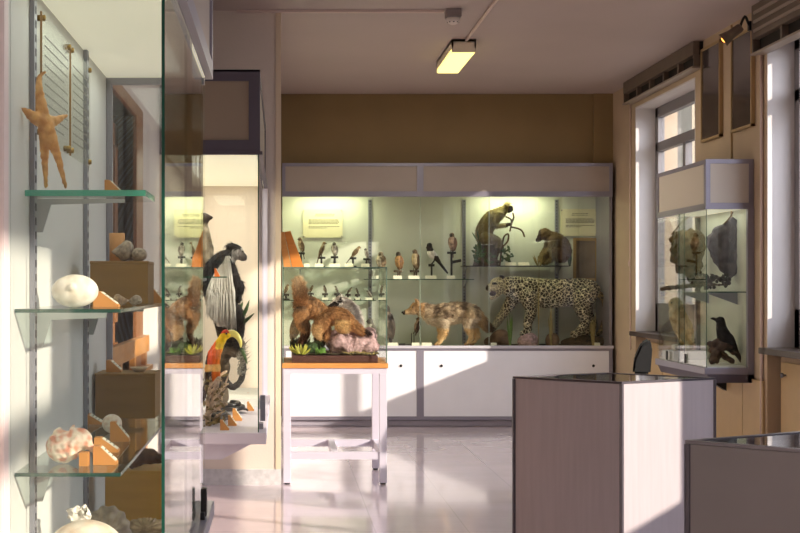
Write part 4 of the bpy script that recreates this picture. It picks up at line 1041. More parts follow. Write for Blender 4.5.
limb(b, [fp(320,316,.02), fp(318,326,.0), fp(317,336,.0), fp(316,346,-.02)], [6*s,4*s,2.8*s,2.4*s]); limb(b, [fp(323,316,.12), fp(324,328,.13), fp(323,346,.13)], [6*s,3.6*s,2.4*s])
limb(b, [fp(324,314,.09), fp(330,316,.11), fp(334,321,.12)], [6.4*s,5.8*s,5*s]); limb(b, [fp(334,321,.12), fp(339,325,.13)], [3.5*s,1.6*s])
for dy in (.08, .15): limb(b, [fp(331,312.5,dy), fp(331.5,307.5,dy)], [2.2*s,.8*s])
def col(p, n):
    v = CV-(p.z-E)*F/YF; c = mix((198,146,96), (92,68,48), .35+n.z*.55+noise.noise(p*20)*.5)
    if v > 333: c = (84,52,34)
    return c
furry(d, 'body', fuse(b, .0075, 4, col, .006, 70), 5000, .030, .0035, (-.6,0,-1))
b = new_bm(); limb(b, [fp(302,305,-.03), fp(300.8,299,-.08), fp(299.6,291,-.10), fp(298.6,286,-.10), fp(298.2,283.5,-.09)], [3.5*s,6*s,6.6*s,6.2*s,5.*s], 4, 12)
furry(d, 'tail', fuse(b, .008, 3, lambda p, n: mix((188,138,92), (216,188,150), (300-(CV-(p.z-E)*F/YF))/14-.1+noise.noise(p*25)*.4), .012, 60), 3000, .04, .0035, (-.1,0,1))
d = Thing('rock', (X(352, YF), YF, TZ), 'large pinkish rock under the crouching fox', 'rock')
b = new_bm()
for (u, v, dy, rx_, ry_, rz_) in ((341,343,-.03,15,.19,11),(360,346,-.02,16,.16,10),(354,341,.06,20,.14,8),(370,342,.02,7.5,.12,13),(350,350,-.06,20,.12,6)):
    ell(b, fp(u, v, dy), (rx_*s, ry_, rz_*s))
def rough_rock(p, n): return (176,146,142)
me = fuse(b, .012, 1, rough_rock, .045, 15)
for v_ in me.vertices:
    v_.co.z = max(v_.co.z, TZ+.004); v_.co += V((noise.noise(v_.co*35), noise.noise(v_.co*35+V((9,9,9))), noise.noise(v_.co*35+V((4,2,7)))))*.012
d.adopt('stone', me, M_rock)
d = Thing('fox', (X(335, YF), YF-.05, Z(334, YF)), 'red fox crouching over the pink rock with one leg stretched out', 'fox', 'foxes on the table')
b = new_bm(); o_ = -.14
tube(b, smooth_pts([fp(323,318,o_), fp(329,314.5,o_), fp(337,314.5,o_), fp(344,318,o_), fp(349,323,o_)]), interp([r*s for r in (5.5,6.5,7.5,8,6)]), 14)
ell(b, fp(342, 324, o_-.02), (8.5*s, 7*s, 8.5*s)); 
limb(b, [fp(348,320,o_), fp(355,324,o_-.03), fp(361,329,o_-.03), fp(367.5,332.5,o_-.03)], [5*s,3.4*s,2.4*s,2.2*s])
limb(b, [fp(346,324,o_+.1), fp(354,329,o_+.1), fp(362,334,o_+.08)], [5*s,3.2*s,2.2*s])
limb(b, [fp(323,319,o_-.02), fp(318.5,326,o_-.04), fp(316.5,331,o_-.04), fp(319,338,o_-.05)], [6.4*s,6.8*s,5.4*s,1.8*s])
for dy in (-.05, .03): limb(b, [fp(324,325,o_+dy), fp(324.5,319,o_+dy), fp(323.6,313.5,o_+dy)], [3*s,2.4*s,.9*s], 3, 8)
limb(b, [fp(327,323,o_+.0), fp(327,332,o_), fp(325,338,o_)], [4*s,2.8*s,2.*s])
def col(p, n):
    u = CU+p.x*F/YF; v = CV-(p.z-E)*F/YF
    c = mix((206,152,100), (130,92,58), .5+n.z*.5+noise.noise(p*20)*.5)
    if 334 < u < 350 and v > 319: c = mix(c, (222,186,128), .7)
    if u < 321 and v > 324: c = mix(c, (214,178,126), .7)
    if u > 363: c = (46,32,26)
    return c
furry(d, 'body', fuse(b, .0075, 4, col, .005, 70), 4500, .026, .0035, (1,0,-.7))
d = Thing('badger', (X(347, YF), YF+.13, TZ), 'grey and white badger behind the crouching fox, black stripes on its face', 'badger')
b = new_bm(); o_ = .14
tube(b, smooth_pts([fp(341,302,o_), fp(347,306,o_), fp(353,315,o_), fp(356,326,o_+.02), fp(356,338,o_+.04)]), interp([r*s for r in (5,7.5,9,9,8)]), 14); limb(b, [fp(340,302,o_-.02), fp(335,304.5,o_-.04), fp(331,306.5,o_-.05)], [5.4*s,3.8*s,2.4*s])
for dy in (-.05, .05): limb(b, [fp(341.5,299,o_+dy), fp(341,294.5,o_+dy)], [2.2*s,1.*s])
def col(p, n):
    u = CU+p.x*F/YF; v = CV-(p.z-E)*F/YF
    if u < 342 and .025 < abs(p.y-(YF+o_-.03)) < .05: return (30,26,28)
    if u < 345: return (234,226,216)
    return mix((228,220,210), (180,168,160), noise.noise(p*20)+.3)
furry(d, 'body', fuse(b, .0075, 3, col, .006, 60), 3500, .032, .0035, (1,0,-.6))
sphere_part(d, 'nose', fp(330, 306.8, o_-.055), .013, M_eye)
tuft('grass_tuft', 301, 343, 355, 16, .07, 9.42, mat('yellow_green_blade', (182,180,70), .6, var=.2), .007, 'yellow green grass at the left front of the fox tray', zb=TZ, flop=.03)
d = Thing('moss_mound', (X(311, 9.5), 9.5, TZ), 'dark green moss cushion between grass and pink rock', 'moss')
b = new_bm(); ell(b, (X(311, 9.5), 9.5, TZ+.02), (.055,.06,.062)); ell(b, (X(318, 9.52), 9.54, TZ+.02), (.05,.06,.075)); ell(b, (X(305, 9.55), 9.56, TZ+.02), (.05,.05,.05))
d.adopt('cushion', fuse(b, .008, 2, None, .012, 60), M_moss)
b = new_bm()
for k in range(26):
    c0 = V((X(random.uniform(316, 324), 9.44), 9.44+random.uniform(-.03,.04), TZ)); frond(b, c0, c0+V((random.uniform(-.03,.03), random.uniform(-.03,.03), random.uniform(.02,.06))), .008)
single('small_plant', b, mat('fresh_green_leaf', (96,140,50), .6, var=.2), (X(320, 9.44), 9.44, TZ), 'small fresh green plant in front of the pink rock', 'plant')
b = new_bm()
for k in range(40):
    c0 = V((X(random.uniform(345, 375), 9.40), 9.40+random.uniform(-.02,.03), TZ)); frond(b, c0, c0+V((random.uniform(-.05,.05), random.uniform(-.03,.03), random.uniform(.01,.03))), .005)
single('dry_litter', b, M_reed, (X(360, 9.4), 9.4, TZ), 'dry straw and leaf litter along the front of the pink rock', 'straw', kind='stuff')
b = new_bm()
for k in range(36):
    c0 = V((X(random.uniform(292, 306), 9.7), 9.66+random.uniform(-.04,.1), TZ)); frond(b, c0, c0+V((random.uniform(-.04,.04), random.uniform(-.03,.03), random.uniform(.04,.12))), .012)
single('dark_bush', b, mat('deep_leaf', (40,44,32), .8, var=.3), (X(299, 9.7), 9.7, TZ), "dark leafy bush behind the standing fox's hind leg", 'bush')

# ================================================================== THE COLOBUS CASE
YC = 7.75; s = YC/F
def cp(u, v, dy=0.): return at(u, v, YC)+V((0, dy, 0))
shz = Z(276.5, 7.3)
d = Thing('glass_shelf', (-.46, 7.5, shz-.006), 'short glass shelf behind the reflecting pane in front of the black and white monkey', 'shelf')
b = new_bm(); box(b, -.585, X(227, 7.3), 7.3, 7.55, shz-.006, shz); box(b, -.585, X(227, 7.3), 7.298, 7.3, shz-.006, shz, 1); d.part('board', b, [M_shelfglass, M_glassedge])
b = new_bm(); extr(b, [(-.585, 7.42, shz-.007), (-.40, 7.42, shz-.007), (-.40, 7.42, shz-.02), (-.585, 7.42, shz-.07)], (0,.008,0)); d.part('bracket', b, M_rail)
d = Thing('dead_tree', (X(221, YC), YC+.15, mb), 'mossy dead trunk carrying the black and white monkey', 'tree trunk')
b = new_bm(); limb(b, [V((X(216, YC), YC+.15, mb+.03)), cp(219, 380, .12), cp(224, 340, .10), cp(218, 300, .14), cp(213, 265, .2)], [.055,.05,.045,.04,.03], 3, 10)
limb(b, [cp(222, 350, .1), cp(233, 352, .05), cp(241, 345, .02)], [.035,.03,.022], 3, 8)
d.adopt('trunk', fuse(b, .01, 1, None, .02, 25), M_bark)
d = Thing('mounted_monkey', (X(228, YC), YC, Z(345, YC)), 'black monkey with long white mantle hair in the left wall case', 'monkey')
b = new_bm()
tube(b, smooth_pts([cp(231, 256), cp(223, 262), cp(216, 272), cp(217, 290), cp(224, 312), cp(230, 332), cp(231, 345)]), interp([r*s for r in (8,11,13,14,13,11,7)]), 14, True, ((0,1,0), .85))
ell(b, cp(235.5, 252), (8*s, 7*s, 7.6*s)); limb(b, [cp(238, 254), cp(243.5, 257.5)], [5.6*s, 4*s]); ell(b, cp(232, 247), (6*s, 6*s, 4*s))
limb(b, [cp(228, 264, -.07), cp(234, 276, -.08), cp(237.5, 288, -.06), cp(239, 291, -.05)], [6*s, 5*s, 4.4*s, 4*s]); ell(b, cp(239.5, 287, -.05), (5.2*s, 5*s, 7.5*s))
limb(b, [cp(228, 264, .07), cp(236, 282, .08), cp(238, 300, .08)], [6*s, 4.6*s, 3.4*s])
limb(b, [cp(226, 318, -.05), cp(236, 308, -.08), cp(239.5, 325, -.08), cp(237, 342, -.06), cp(240, 346, -.06)], [8*s, 6*s, 4.6*s, 3.6*s, 2.6*s])
limb(b, [cp(228, 318, .06), cp(238, 312, .07), cp(240, 330, .07), cp(238, 345, .05)], [8*s, 5.6*s, 4.2*s, 3*s])
def col(p, n):
    u = CU+p.x*F/YC; v = CV-(p.z-E)*F/YC
    c = (34,32,34)
    if u > 237.5 and 249.5 < v < 262: c = mix((150,142,136), (92,84,82), (u-238)/7)
    if 244.2 < u and 250 < v < 253.4: c = (70,62,60)
    if 232 < u < 238.2 and 250 < v < 262: c = mix(c, (206,200,192), .75)
    if u > 241 and 247.8 < v < 250.2: c = (200,194,186)
    return c
furry(d, 'body', fuse(b, .006, 3, col, .003, 60), 5000, .03, .003, (-.3,0,-1), keep=lambda p: CU+p.x*F/YC < 237.5 or CV-(p.z-E)*F/YC > 263)
sphere_part(d, 'eye', cp(243, 251.6, -.035), .006, M_eye)
rnd = random.Random(3)
b = new_bm(); tube(b, smooth_pts([cp(u, v, dy) for u, v, dy in ((228.5,257,-.055),(227,272,-.075),(225,290,-.085),(223.5,310,-.09),(223.5,326,-.085))]), interp([3.2*s, 7.5*s, 11*s, 12.5*s, 6*s]), 16, True, ((0,1,0), .4))
cape = fuse(b, .006, 2, lambda p, n: mix((172,168,160), (120,116,112), noise.noise(V((p.x*60, p.y*30, p.z*6)))+.25), .006, 30)
M_hair = fur('mantle_fur', .8, 60., .35, .5, (3,1,.12)); mantle = d.adopt('mantle', cape, M_hair, label='long white mantle of hair hanging from the shoulders')
b = new_bm()
for k in range(420):
    t = rnd.random()**.8; a = cp(229-14*t+rnd.uniform(-1.2,1.2), 257+20*t+rnd.uniform(-2,2), -.088-.012*rnd.random())
    e_ = cp(236-28*t+rnd.uniform(-2.5,2.5), 333-16*t-18*rnd.random()**2, -.10-.035*rnd.random()); md_ = a.lerp(e_, .5)+V((.010-.02*t, -.045, 0))
    tube(b, smooth_pts([a, md_, e_], 3), [.0018,.0034,.0038,.0036,.003,.0018,.0004], 4)
d.part('long_hair', b, mat('white_hair', (166,162,154), .7, var=.15, vscale=40), mantle)
b = new_bm(); limb(b, [cp(231, 343, .05), cp(240, 352, .06), cp(243.5, 366, .06), cp(240.5, 381, .05), cp(233, 387.5, .03), cp(227, 382, .02), cp(222, 374, .02)], [2.6*s,2.8*s,3*s,3.2*s,3.4*s,3.2*s,3*s], 4, 10)
tl = d.adopt('tail', fuse(b, .006, 2, lambda p, n: (52,48,46), .004, 60), M_fur)
b = new_bm()
for k in range(130):
    c0 = cp(rnd.uniform(237, 243.5), rnd.uniform(346, 376), rnd.uniform(-.02,.06)); tube(b, [c0, c0+V((rnd.uniform(-.01,.05), rnd.uniform(-.02,.02), rnd.uniform(-.01,.05)))], [.003,.0005], 4)
d.part('tail_tuft', b, mat('grey_hair', (116,112,100), .8, var=.25, vscale=30), tl)
b = new_bm()
for q in ([(236,325),(245,312),(249.5,300)],[(236,327),(244,322),(254.5,313)],[(238,345),(243,352),(247.5,364)],[(236,318),(240,308),(243,302)]): 
    pts = smooth_pts([cp(*w, -.02) for w in q]); n = len(pts); tube(b, pts, [max(.011*math.sin(math.pi*(.1+.88*k/(n-1))), .001) for k in range(n)], 6, True, ((0,1,.2), .3))
single('leafy_sprig', b, M_leaf, cp(238, 335), 'green leaves to the right of the black and white monkey', 'leaves')
# perched dark wing at the upper left
d = Thing('mounted_bird', (X(207, 7.9), 7.95, Z(292, 7.9)), 'brown bird of prey half hidden behind the black and white monkey', 'bird')
b = new_bm(); q8 = lambda u, v, dy=0.: at(u, v, 8.1)+V((0,dy,0)); s8 = 8.1/F
tube(b, smooth_pts([q8(206,292), q8(206,272), q8(206,250), q8(204.5,236), q8(204,224)]), interp([6*s8,8.4*s8,8*s8,6.4*s8,4*s8]), 12); ell(b, q8(203.5, 219), (6*s8,6*s8,6.5*s8)); limb(b, [q8(206,217), q8(210,217.5), q8(213.2,218)], [3.8*s8,2.6*s8,.6*s8])
d.adopt('body', fuse(b, .008, 2, lambda p, n: (52,38,32) if p.z > Z(223, 8.1) else mix((150,138,118), (96,84,68), noise.noise(p*30)+.4), .003, 40), M_feather)
# toucan
YT = 7.22; s = YT/F
def tp(u, v, dy=0.): return at(u, v, YT)+V((0, dy, 0))
d = Thing('driftwood', (X(215, YT), YT, mb), 'pile of pale dry branches and lichen under the toucan', 'driftwood')
b = new_bm()
for q, r in (([(206,437),(210,415),(214,395),(219,378)],.022), ([(204,404),(212,396),(222,388),(228,384)],.016), ([(208,436),(207,410),(212,372)],.018), ([(203,418),(214,410),(226,404)],.02), ([(214,404),(222,392),(229,374)],.009), ([(205,386),(214,380),(226,372)],.012)):
    dy = random.uniform(-.06,.06); limb(b, [tp(u, v, dy) for u, v in q], [r*random.uniform(.4,.65) for _ in q], 3, 7)
for k in range(14):
    u_, v_ = rnd.uniform(205, 216), rnd.uniform(384, 430); dy = rnd.uniform(-.08, .05); limb(b, [tp(u_, v_, dy), tp(u_+rnd.uniform(3,7), v_-rnd.uniform(2,10), dy-.02), tp(u_+rnd.uniform(8,13), v_-rnd.uniform(-2,16), dy-.03)], [.008,.006,.003], 2, 6)
d.adopt('branches', fuse(b, .0042, 1, None, .006, 40), mat('pale_driftwood', (196,172,146), .9, var=.45, vscale=30, bump=.6))
b = new_bm()
for k in range(40):
    c0 = tp(rnd.uniform(204, 225), rnd.uniform(376, 432), rnd.uniform(-.09,.02)); frond(b, c0, c0+V((rnd.uniform(-.04,.05), rnd.uniform(-.02,.02), rnd.uniform(-.03,.04))), .007)
d.part('lichen', b, mat('olive_lichen', (128,112,70), .9, var=.5, vscale=50))
d = Thing('toucan', (X(219, YT), YT, Z(380, YT)), 'red and yellow toucan with a long curved bill perched on driftwood', 'bird')
b = new_bm()
tube(b, smooth_pts([tp(217, 382), tp(214, 370), tp(213.5, 357), tp(219, 345), tp(224, 336)]), interp([3.6*s,6.8*s,7.4*s,5.2*s,4.2*s]), 14); ell(b, tp(226, 334.5), (5.4*s,4.6*s,5*s))
limb(b, [tp(212, 372, .02), tp(205, 390, .04), tp(202, 402, .04)], [5*s,3.4*s,2*s])
for dy in (-.035,.035): limb(b, [tp(216, 350, dy), tp(210, 362, dy*1.3), tp(206, 378, dy)], [3*s,4.6*s,1.6*s])
def col(p, n):
    u = CU+p.x*F/YT; v = CV-(p.z-E)*F/YT
    if v < 333.5: return (196,60,40) if u < 229 else (120,40,40)
    if v < 349 and u > 216: return (250,206,40)
    if v < 364: return mix((236,84,24), (250,150,50), (u-212)/10) if u > 208 else (60,46,36)
    if v < 371: return (248,190,110)
    return (226,110,40) if u > 212 else (70,56,44)
d.adopt('body', fuse(b, .0055, 3, col, .003, 60), M_feather)
b = new_bm(); pts = smooth_pts([tp(228, 334), tp(233, 333.4), tp(237.5, 336.5), tp(240.3, 342), tp(240.8, 347.5)]); n = len(pts)
tube(b, pts, [s*(3.9-3.2*(k/(n-1))**1.6) for k in range(n)], 12, True, ((0,1,0), .6)); d.part('bill', b, mat('yellow_green_bill', (206,196,104), .35, var=.12), label='yellow green curved bill', smooth=True)
sphere_part(d, 'eye', tp(226.5, 333.5, -.024), .006, M_eye)
b = new_bm(); tube(b, [tp(217, 378, -.015), tp(220, 386, -.02)], .006, 6); tube(b, [tp(217, 378, .015), tp(221, 386, .02)], .006, 6); d.part('legs', b, M_dark)
# coiled snakes and label wedges on the case floor
def coil(u, v, Y, rx_, label, n=2.2, r=.013, zb=mb):
    c = V((X(u, Y), Y, zb+r)); pts = []
    for k in range(46):
        a = k/45*n*2*math.pi; q = rx_*(1-.55*k/45); pts.append(c+V((math.cos(a)*q, math.sin(a)*q*1.3, r*1.5*k/45*n)))
    b = new_bm(); tube(b, pts, [r*(.4+.6*math.sin(math.pi*min(k/22., .5))) for k in range(46)], 8); ell(b, pts[-1], (r*1.5, r*1.2, r)); d = Thing('coiled_snake', c-V((0,0,r)), label, 'snake', 'coiled snakes in the left wall case'); return d.part('body', b, mat('dark_snake_skin', (46,44,44), .35, var=.4, vscale=40), smooth=True)
coil(230, 0, 7.95, .10, 'dark coiled snake farther back on the left case floor')
coil(217, 0, 7.35, .085, 'dark coiled snake nearer the front of the left case floor')
def wedge(u0, u1, v0, v1, Y, zb, label, group, face=1, m=None, d_=.05):
    """orange wooden label block: sloping face carries a cream card"""
    x0, x1 = X(u0, Y), X(u1, Y); h = (v1-v0)*Y/F
    t = Thing('label_block', ((x0+x1)/2, Y, zb), label, 'label block', group)
    if face < 0: x0, x1 = x1, x0
    tx = x0+(x1-x0)*.25
    b = new_bm(); extr(b, [(x0, Y, zb+.0005), (x1, Y, zb+.0005), (x1, Y, zb+h*.14), (tx, Y, zb+h), (x0, Y, zb+h)], (0, d_, 0)); t.part('block', b, m or M_wood)
    a, c = V((tx, Y, zb+h)), V((x1, Y, zb+h*.14)); n_ = V((-(c-a).z, 0, (c-a).x)).normalized(); n_ = n_ if n_.z > 0 else -n_
    p0, p1 = a.lerp(c, .08)+n_*.0004, a.lerp(c, .92)+n_*.0004
    b = new_bm(); extr(b, [p0+V((0,.004,0)), p1+V((0,.004,0)), p1+V((0,d_-.004,0)), p0+V((0,d_-.004,0))], n_*.0012); cd = t.part('card', b, M_card)
    b = new_bm()
    for k in range(3):
        r0 = p0.lerp(p1, .2+.24*k)+n_*.0013; r1 = p0.lerp(p1, .27+.24*k)+n_*.0013
        extr(b, [r0+V((0,.01,0)), r1+V((0,.01,0)), r1+V((0,d_*.8,0)), r0+V((0,d_*.8,0))], n_*.0003)
    t.part('printed_text', b, M_ink, cd)
WG = 'wooden label blocks in the left wall case'
M_sunwood = M_wood
for (u0, u1, h, Y, lb) in ((220, 229, 10, 6.96, 'front left wooden label block on the floor of the toucan case'), (228, 236.5, 10, 7.18, 'second wooden label block from the front, on the floor of the toucan case'), (232.5, 242, 12, 7.45, 'largest wooden label block of the toucan case, third from the front'), (247, 254, 9, 8.05, "wooden label block before the white ledge at the toucan case's right side"), (247, 254, 8, 8.75, "farthest wooden label block of the toucan case, below the monkey's tail")):
    wedge(u0, u1, 0, h, Y, mb, lb, WG)
wedge(214.5, 219.5, 268, 276.5, 7.4, shz, 'small bright orange label block on the short glass shelf by the monkey', WG, m=mat('bright_orange_wood', (232,120,40), .5))
b = new_bm(); box(b, -.585, -.13, 8.3, 9.2, mb+.0005, mb+.05); single('white_step', b, M_caseback2, (-.35, 8.7, mb), 'low white step at the back of the toucan case', 'plinth')

# ================================================================== THE NEAR SHELL CASE
def nshelf(z, ya, yb, xw_, label, yr, th=.0075, edge=M_glassedge):
    d = Thing('glass_shelf', (-.43, (ya+yb)/2, z-.007), label, 'shelf', 'glass shelves of the shell case')
    b = new_bm(); box(b, -.5345, xw_, ya+.0015, yb, z-th, z); box(b, -.5345, xw_, ya, ya+.0015, z-th, z, 1); box(b, xw_, xw_+.0012, ya, yb, z-th, z, 1)
    d.part('board', b, [M_shelfglass, edge])
    for y in yr:
        b = new_bm(); x0 = -.522; extr(b, [(x0, y-.003, z-th-.001), (xw_-.05, y-.003, z-th-.001), (xw_-.05, y-.003, z-.022), (x0+.03, y-.003, z-.026), (x0+.012, y-.003, z-.085), (x0, y-.003, z-.085)], (0,.006,0)); d.part('bracket', b, mat('pale_bracket', (170,172,170), .5))
z1, z2, z3, NB = E+.2016, E-.044, E-.372, nb+.006
nshelf(z1, 2.91, 3.12, X(145, 2.91), 'topmost small glass shelf, the one carrying the starfish', (2.985,), .0125, mat('lit_green_glass_edge', (70,168,140), .2, coat=.5))  # edge painted brighter green for light passing through the glass
nshelf(z2, 2.80, 3.95, -.324, 'middle glass shelf, at eye level, with the white dome shell', (2.985, 3.79))
nshelf(z3, 2.80, 4.14, -.324, 'lower glass shelf with the pinkish conch and a brown box', (2.985, 3.79))
# engraved panels
for k, (u0, u1, lb) in enumerate(((37, 65, 'clear text panel on the back wall of the shell case, the nearer of two'), (66.5, 86, 'clear text panel on the back wall of the shell case, the farther of two'))):
    y0, y1 = .5335*F/(CU-u0), .5335*F/(CU-u1); zb, ztp = E+.325, E+.60
    d = Thing('text_panel', (-.53, (y0+y1)/2, zb), lb, 'text panel', 'engraved text panels')
    b = new_bm(); box(b, -.526, -.522, y0, y1, zb, ztp); box(b, -.5262, -.5218, y0-.004, y0, zb, ztp, 1); d.part('sheet', b, [glass('acrylic', (.95,.955,.93), .05, .25, .22), mat('bronze_edge', (150,112,52), .4, .3)])
    b = new_bm()
    for r in range(10):
        zz = ztp-.05-r*.021; yy = y0+.03; ye = y1-.03-(.06 if r in (3, 9) else 0)
        while yy < ye:
            w = random.uniform(.01,.03); box(b, -.5218, -.5214, yy, min(yy+w, ye), zz, zz+.004); yy += w+.006
    d.part('engraved_text', b, mat('soft_grey_print', (128,126,116), .8))
    for y in (y0+.012, y1-.012):
        for z in (zb+.014, ztp-.012):
            b = new_bm(); lathe(b, (-.5345, y, z), [(.007,0),(.007,.016),(.005,.018)], 10, (1,0,0)); d.part('standoff', b, mat('brass', (150,120,52), .35, .8))
# starfish
YR = 2.93; s = YR/F
def sp(u, v, dy=0.): return at(u, v, YR+dy)
d = Thing('starfish', (X(56, YR), YR, z1), 'large tan dried starfish leaning upright on the topmost glass shelf', 'starfish')
b = new_bm(); cx_ = (46, 122)
for pts, rr, dys in (([(44,122),(41,104),(39,88),(39.5,77),(45,72)],(10,7.6,5.4,3.8,2.2),(-.03,-.035,-.035,-.03,-.03)), ([(44,122),(35,118),(27,112),(22,108.5)],(10,8,5,2),(-.03,-.045,-.06,-.066)), ([(46,122),(54,121),(61,118),(67,115.5)],(9,7,4.6,2),(-.03,-.02,-.01,0)), ([(44,124),(44.5,145),(45,165),(46,186.5)],(9,6.6,4.6,2.8),(-.03,-.02,-.005,.01)), ([(47,124),(54,145),(60,165),(65.5,186.5)],(9,6.6,4.6,2.8),(-.03,-.02,-.005,.01))):
    limb(b, [sp(*p, q) for p, q in zip(pts, dys)], [r*s*.8 for r in rr], 4, 10, ((0,1,0), .6))
me = fuse(b, .0032, 3, lambda p, n: mix((222,172,104), (184,124,66), noise.noise(p*70)*.9+.3-n.x*.2), .0016, 160)
d.adopt('arms', me, M_shellmat)
zc = V((0, .0, 0))
wedge(104.5, 122, 175, 190, 3.06, z1, 'orange label block on the topmost glass shelf', 'label blocks of the shell case')
# box, shells on middle shelf
def crate(u0, u1, v0, Y, zb, dep, label, m=M_brownbox):
    x0, x1 = X(u0, Y), X(u1, Y); zt_ = Z(v0, Y)
    d = Thing('plywood_box', ((x0+x1)/2, Y+dep/2, zb), label, 'box', 'brown plywood pedestal boxes')
    t = .008; b = new_bm(); box(b, x0, x1, Y, Y+dep, zb+.0005, zt_-t, bev=.0015); d.part('sides', b, m)
    b = new_bm(); box(b, x0-.001, x1+.001, Y-.001, Y+dep+.001, zt_-t, zt_, bev=.0015); d.part('top', b, m)
    return zt_
def shell_whelk(u, v, Y, L, label, colr, rot=(0,0,0), zb=None, fat=.62, name='seashell', turns=4.5, group='seashells', label_cat='shell'):
    """spiral shell: whorls swept as a growing helix, aperture lip at the wide end"""
    c = V((X(u, Y), Y, Z(v, Y))); R = Euler(rot).to_matrix(); b = new_bm()
    pts, rad = [], []
    N_ = 56
    for k in range(N_):
        t = k/(N_-1); g = t**1.7; a = t*turns*2*math.pi
        p = V((L*.5-L*(.12+.62*g), math.cos(a)*L*.20*fat*g*1.5, math.sin(a)*L*.20*fat*g*1.5)); pts.append(c+R @ p); rad.append(max(L*.27*fat*g*1.25, L*.012))
    tube(b, pts, rad, 12); ell(b, pts[-1], rad[-1], sub=2)
    limb(b, [pts[-1], c+R @ V((-L*.5, L*.04, -L*.03))], [rad[-1]*.8, L*.05], 3, 10)
    me = fuse(b, max(L*.028, .003), 1, lambda p, n: mix(colr[0], colr[1], noise.noise(p*(9/L))*1.2+.4), L*.012, 7/L)
    base = c.copy(); lo = min(v_.co.z for v_ in me.vertices)
    if zb is not None:
        me.transform(Matrix.Translation((0,0,zb-lo+.0005))); base.z = zb
    d = Thing(name, base, label, label_cat, group); d.adopt('shell', me, M_shellmat); return d
def shell_dome(u, v, Y, r, label, colr, zb, sq=(1,.8,.95), tip=True, ribs=0, group='seashells', tilt=0.):
    c = V((X(u, Y), Y, zb+r*sq[2])); b = new_bm(); ell(b, c, (r*sq[0], r*sq[1], r*sq[2]), sub=4)
    if tip: limb(b, [c+V((-r*.05, -r*sq[1]*.9, r*.15)), c+V((-r*.1, -r*sq[1]*1.12, r*.18))], [r*.2, r*.05], 3, 8)
    me = fuse(b, r*.05, 1, lambda p, n: mix(colr[0], colr[1], noise.noise(p*(3/r))+.35))
    if ribs:
        for v_ in me.vertices:
            a = math.atan2(v_.co.z-c.z, v_.co.x-c.x); v_.co += (v_.co-c).normalized()*r*.045*math.cos(a*ribs)
        lo = min(v_.co.z for v_ in me.vertices); me.transform(Matrix.Translation((0,0,zb-lo+.0005)))
    d = Thing('seashell', (c.x, Y, zb), label, 'shell', group); d.adopt('shell', me, M_shellmat); return d
WHITE = ((238,230,216),(222,210,190)); TAN = ((196,168,132),(150,122,90)); PINK = ((238,212,188),(216,164,136)); GREY = ((176,160,140),(130,114,98)); CREAM = ((238,224,206),(222,192,166))
WS = 'label blocks of the shell case'
zc = crate(90, 148, 261, 3.55, z2, .16, 'brown plywood box on the middle glass shelf, carrying two shells')
shell_dome(75, 0, 3.0, .048, 'white dome shaped shell on the middle glass shelf', WHITE, z2, (1.05,.7,.74))
wedge(93, 118, 290, 306, 3.03, z2, 'orange label block beside the white dome shell', WS, d_=.04)
shell_whelk(122, 300, 3.2, .055, 'small tan flat shell right of the label block on the middle shelf', TAN, (0,0,.4), z2, .5)
shell_whelk(133, 300, 3.3, .05, 'small grey flat shell in front of the plywood box on the middle shelf', GREY, (0,0,2.6), z2, .5)
wedge(150, 164, 290, 304, 3.75, z2, 'brown label block at the right of the plywood box on the middle shelf', WS)
shell_whelk(121.5, 252, 3.60, .075, 'larger grey spiral shell on top of the plywood box', GREY, (0,0,math.pi+.2), zc, .7)
shell_dome(139, 0, 3.60, .019, 'smaller rounded grey shell on top of the plywood box, right of the spiral shell', GREY, zc, (1.15,1,.92))
b = new_bm(); lathe(b, (X(117, 3.69), 3.69, zc), [(.020,0),(.020,.045),(.021,.075),(.017,.076)], 14); single('cork_pot', b, mat('orange_cork', (206,150,92), .7, var=.15), (X(117, 3.69), 3.69, zc), 'small orange cork pot behind the spiral shell on the plywood box', 'pot')
# lower glass shelf
zc3 = crate(95, 155, 373.5, 3.95, z3, .17, 'brown plywood box at the far end of the lower glass shelf')
wedge(106, 121, 362, 374, 4.0, zc3, 'small label block on top of the plywood box of the lower shelf', WS, m=M_wood)
b = new_bm(); lathe(b, (X(139, 4.04), 4.04, zc3), [(.012,0),(.020,.006),(.027,.013),(.025,.0135),(.015,.006)], 18); single('shallow_shell', b, mat('cream_brown_shell', (206,184,150), .4, var=.2), (X(139, 4.04), 4.04, zc3), 'shallow open shell on the plywood box of the lower shelf', 'shell', 'seashells')
c0 = lambda u, v, dy=0.: at(u, v, 2.95+dy)
k_ = 2.95/F; b = new_bm(); ell(b, c0(63, 448), (17*k_, .033, 16.5*k_)); ell(b, c0(79, 441, .01), (13.5*k_, .028, 12*k_)); ell(b, c0(70, 446, .01), (15*k_, .03, 14*k_)); limb(b, [c0(74, 437), c0(72.5, 431), c0(74, 426.5)], [6*k_, 3.2*k_, 1.2*k_]); limb(b, [c0(86, 444), c0(91, 449, -.005), c0(93, 454, -.005)], [7*k_, 4*k_, 1.5*k_])
for q in range(26):
    a_, e_ = random.uniform(0, 6.28), random.uniform(-1, 1); ell(b, c0(66, 446)+V((math.cos(a_)*math.sqrt(1-e_*e_)*18*k_, -abs(math.sin(a_)*math.sqrt(1-e_*e_))*.031, e_*15*k_)), 3.4*k_, sub=2)
me = fuse(b, .0028, 2, lambda p, n: mix((244,226,204), (222,150,122), noise.noise(p*75)*1.5+.18), .002, 150); lo = min(v_.co.z for v_ in me.vertices); me.transform(Matrix.Translation((0,0,z3-lo+.0005)))
d = Thing('conch_shell', (X(69, 2.95), 2.95, z3), 'large knobbly pinkish conch on the lower glass shelf', 'shell', 'seashells'); d.adopt('shell', me, M_shellmat)
wedge(94, 118.5, 437, 452, 3.14, z3, 'orange label block behind another, right of the pinkish conch', WS, d_=.035)
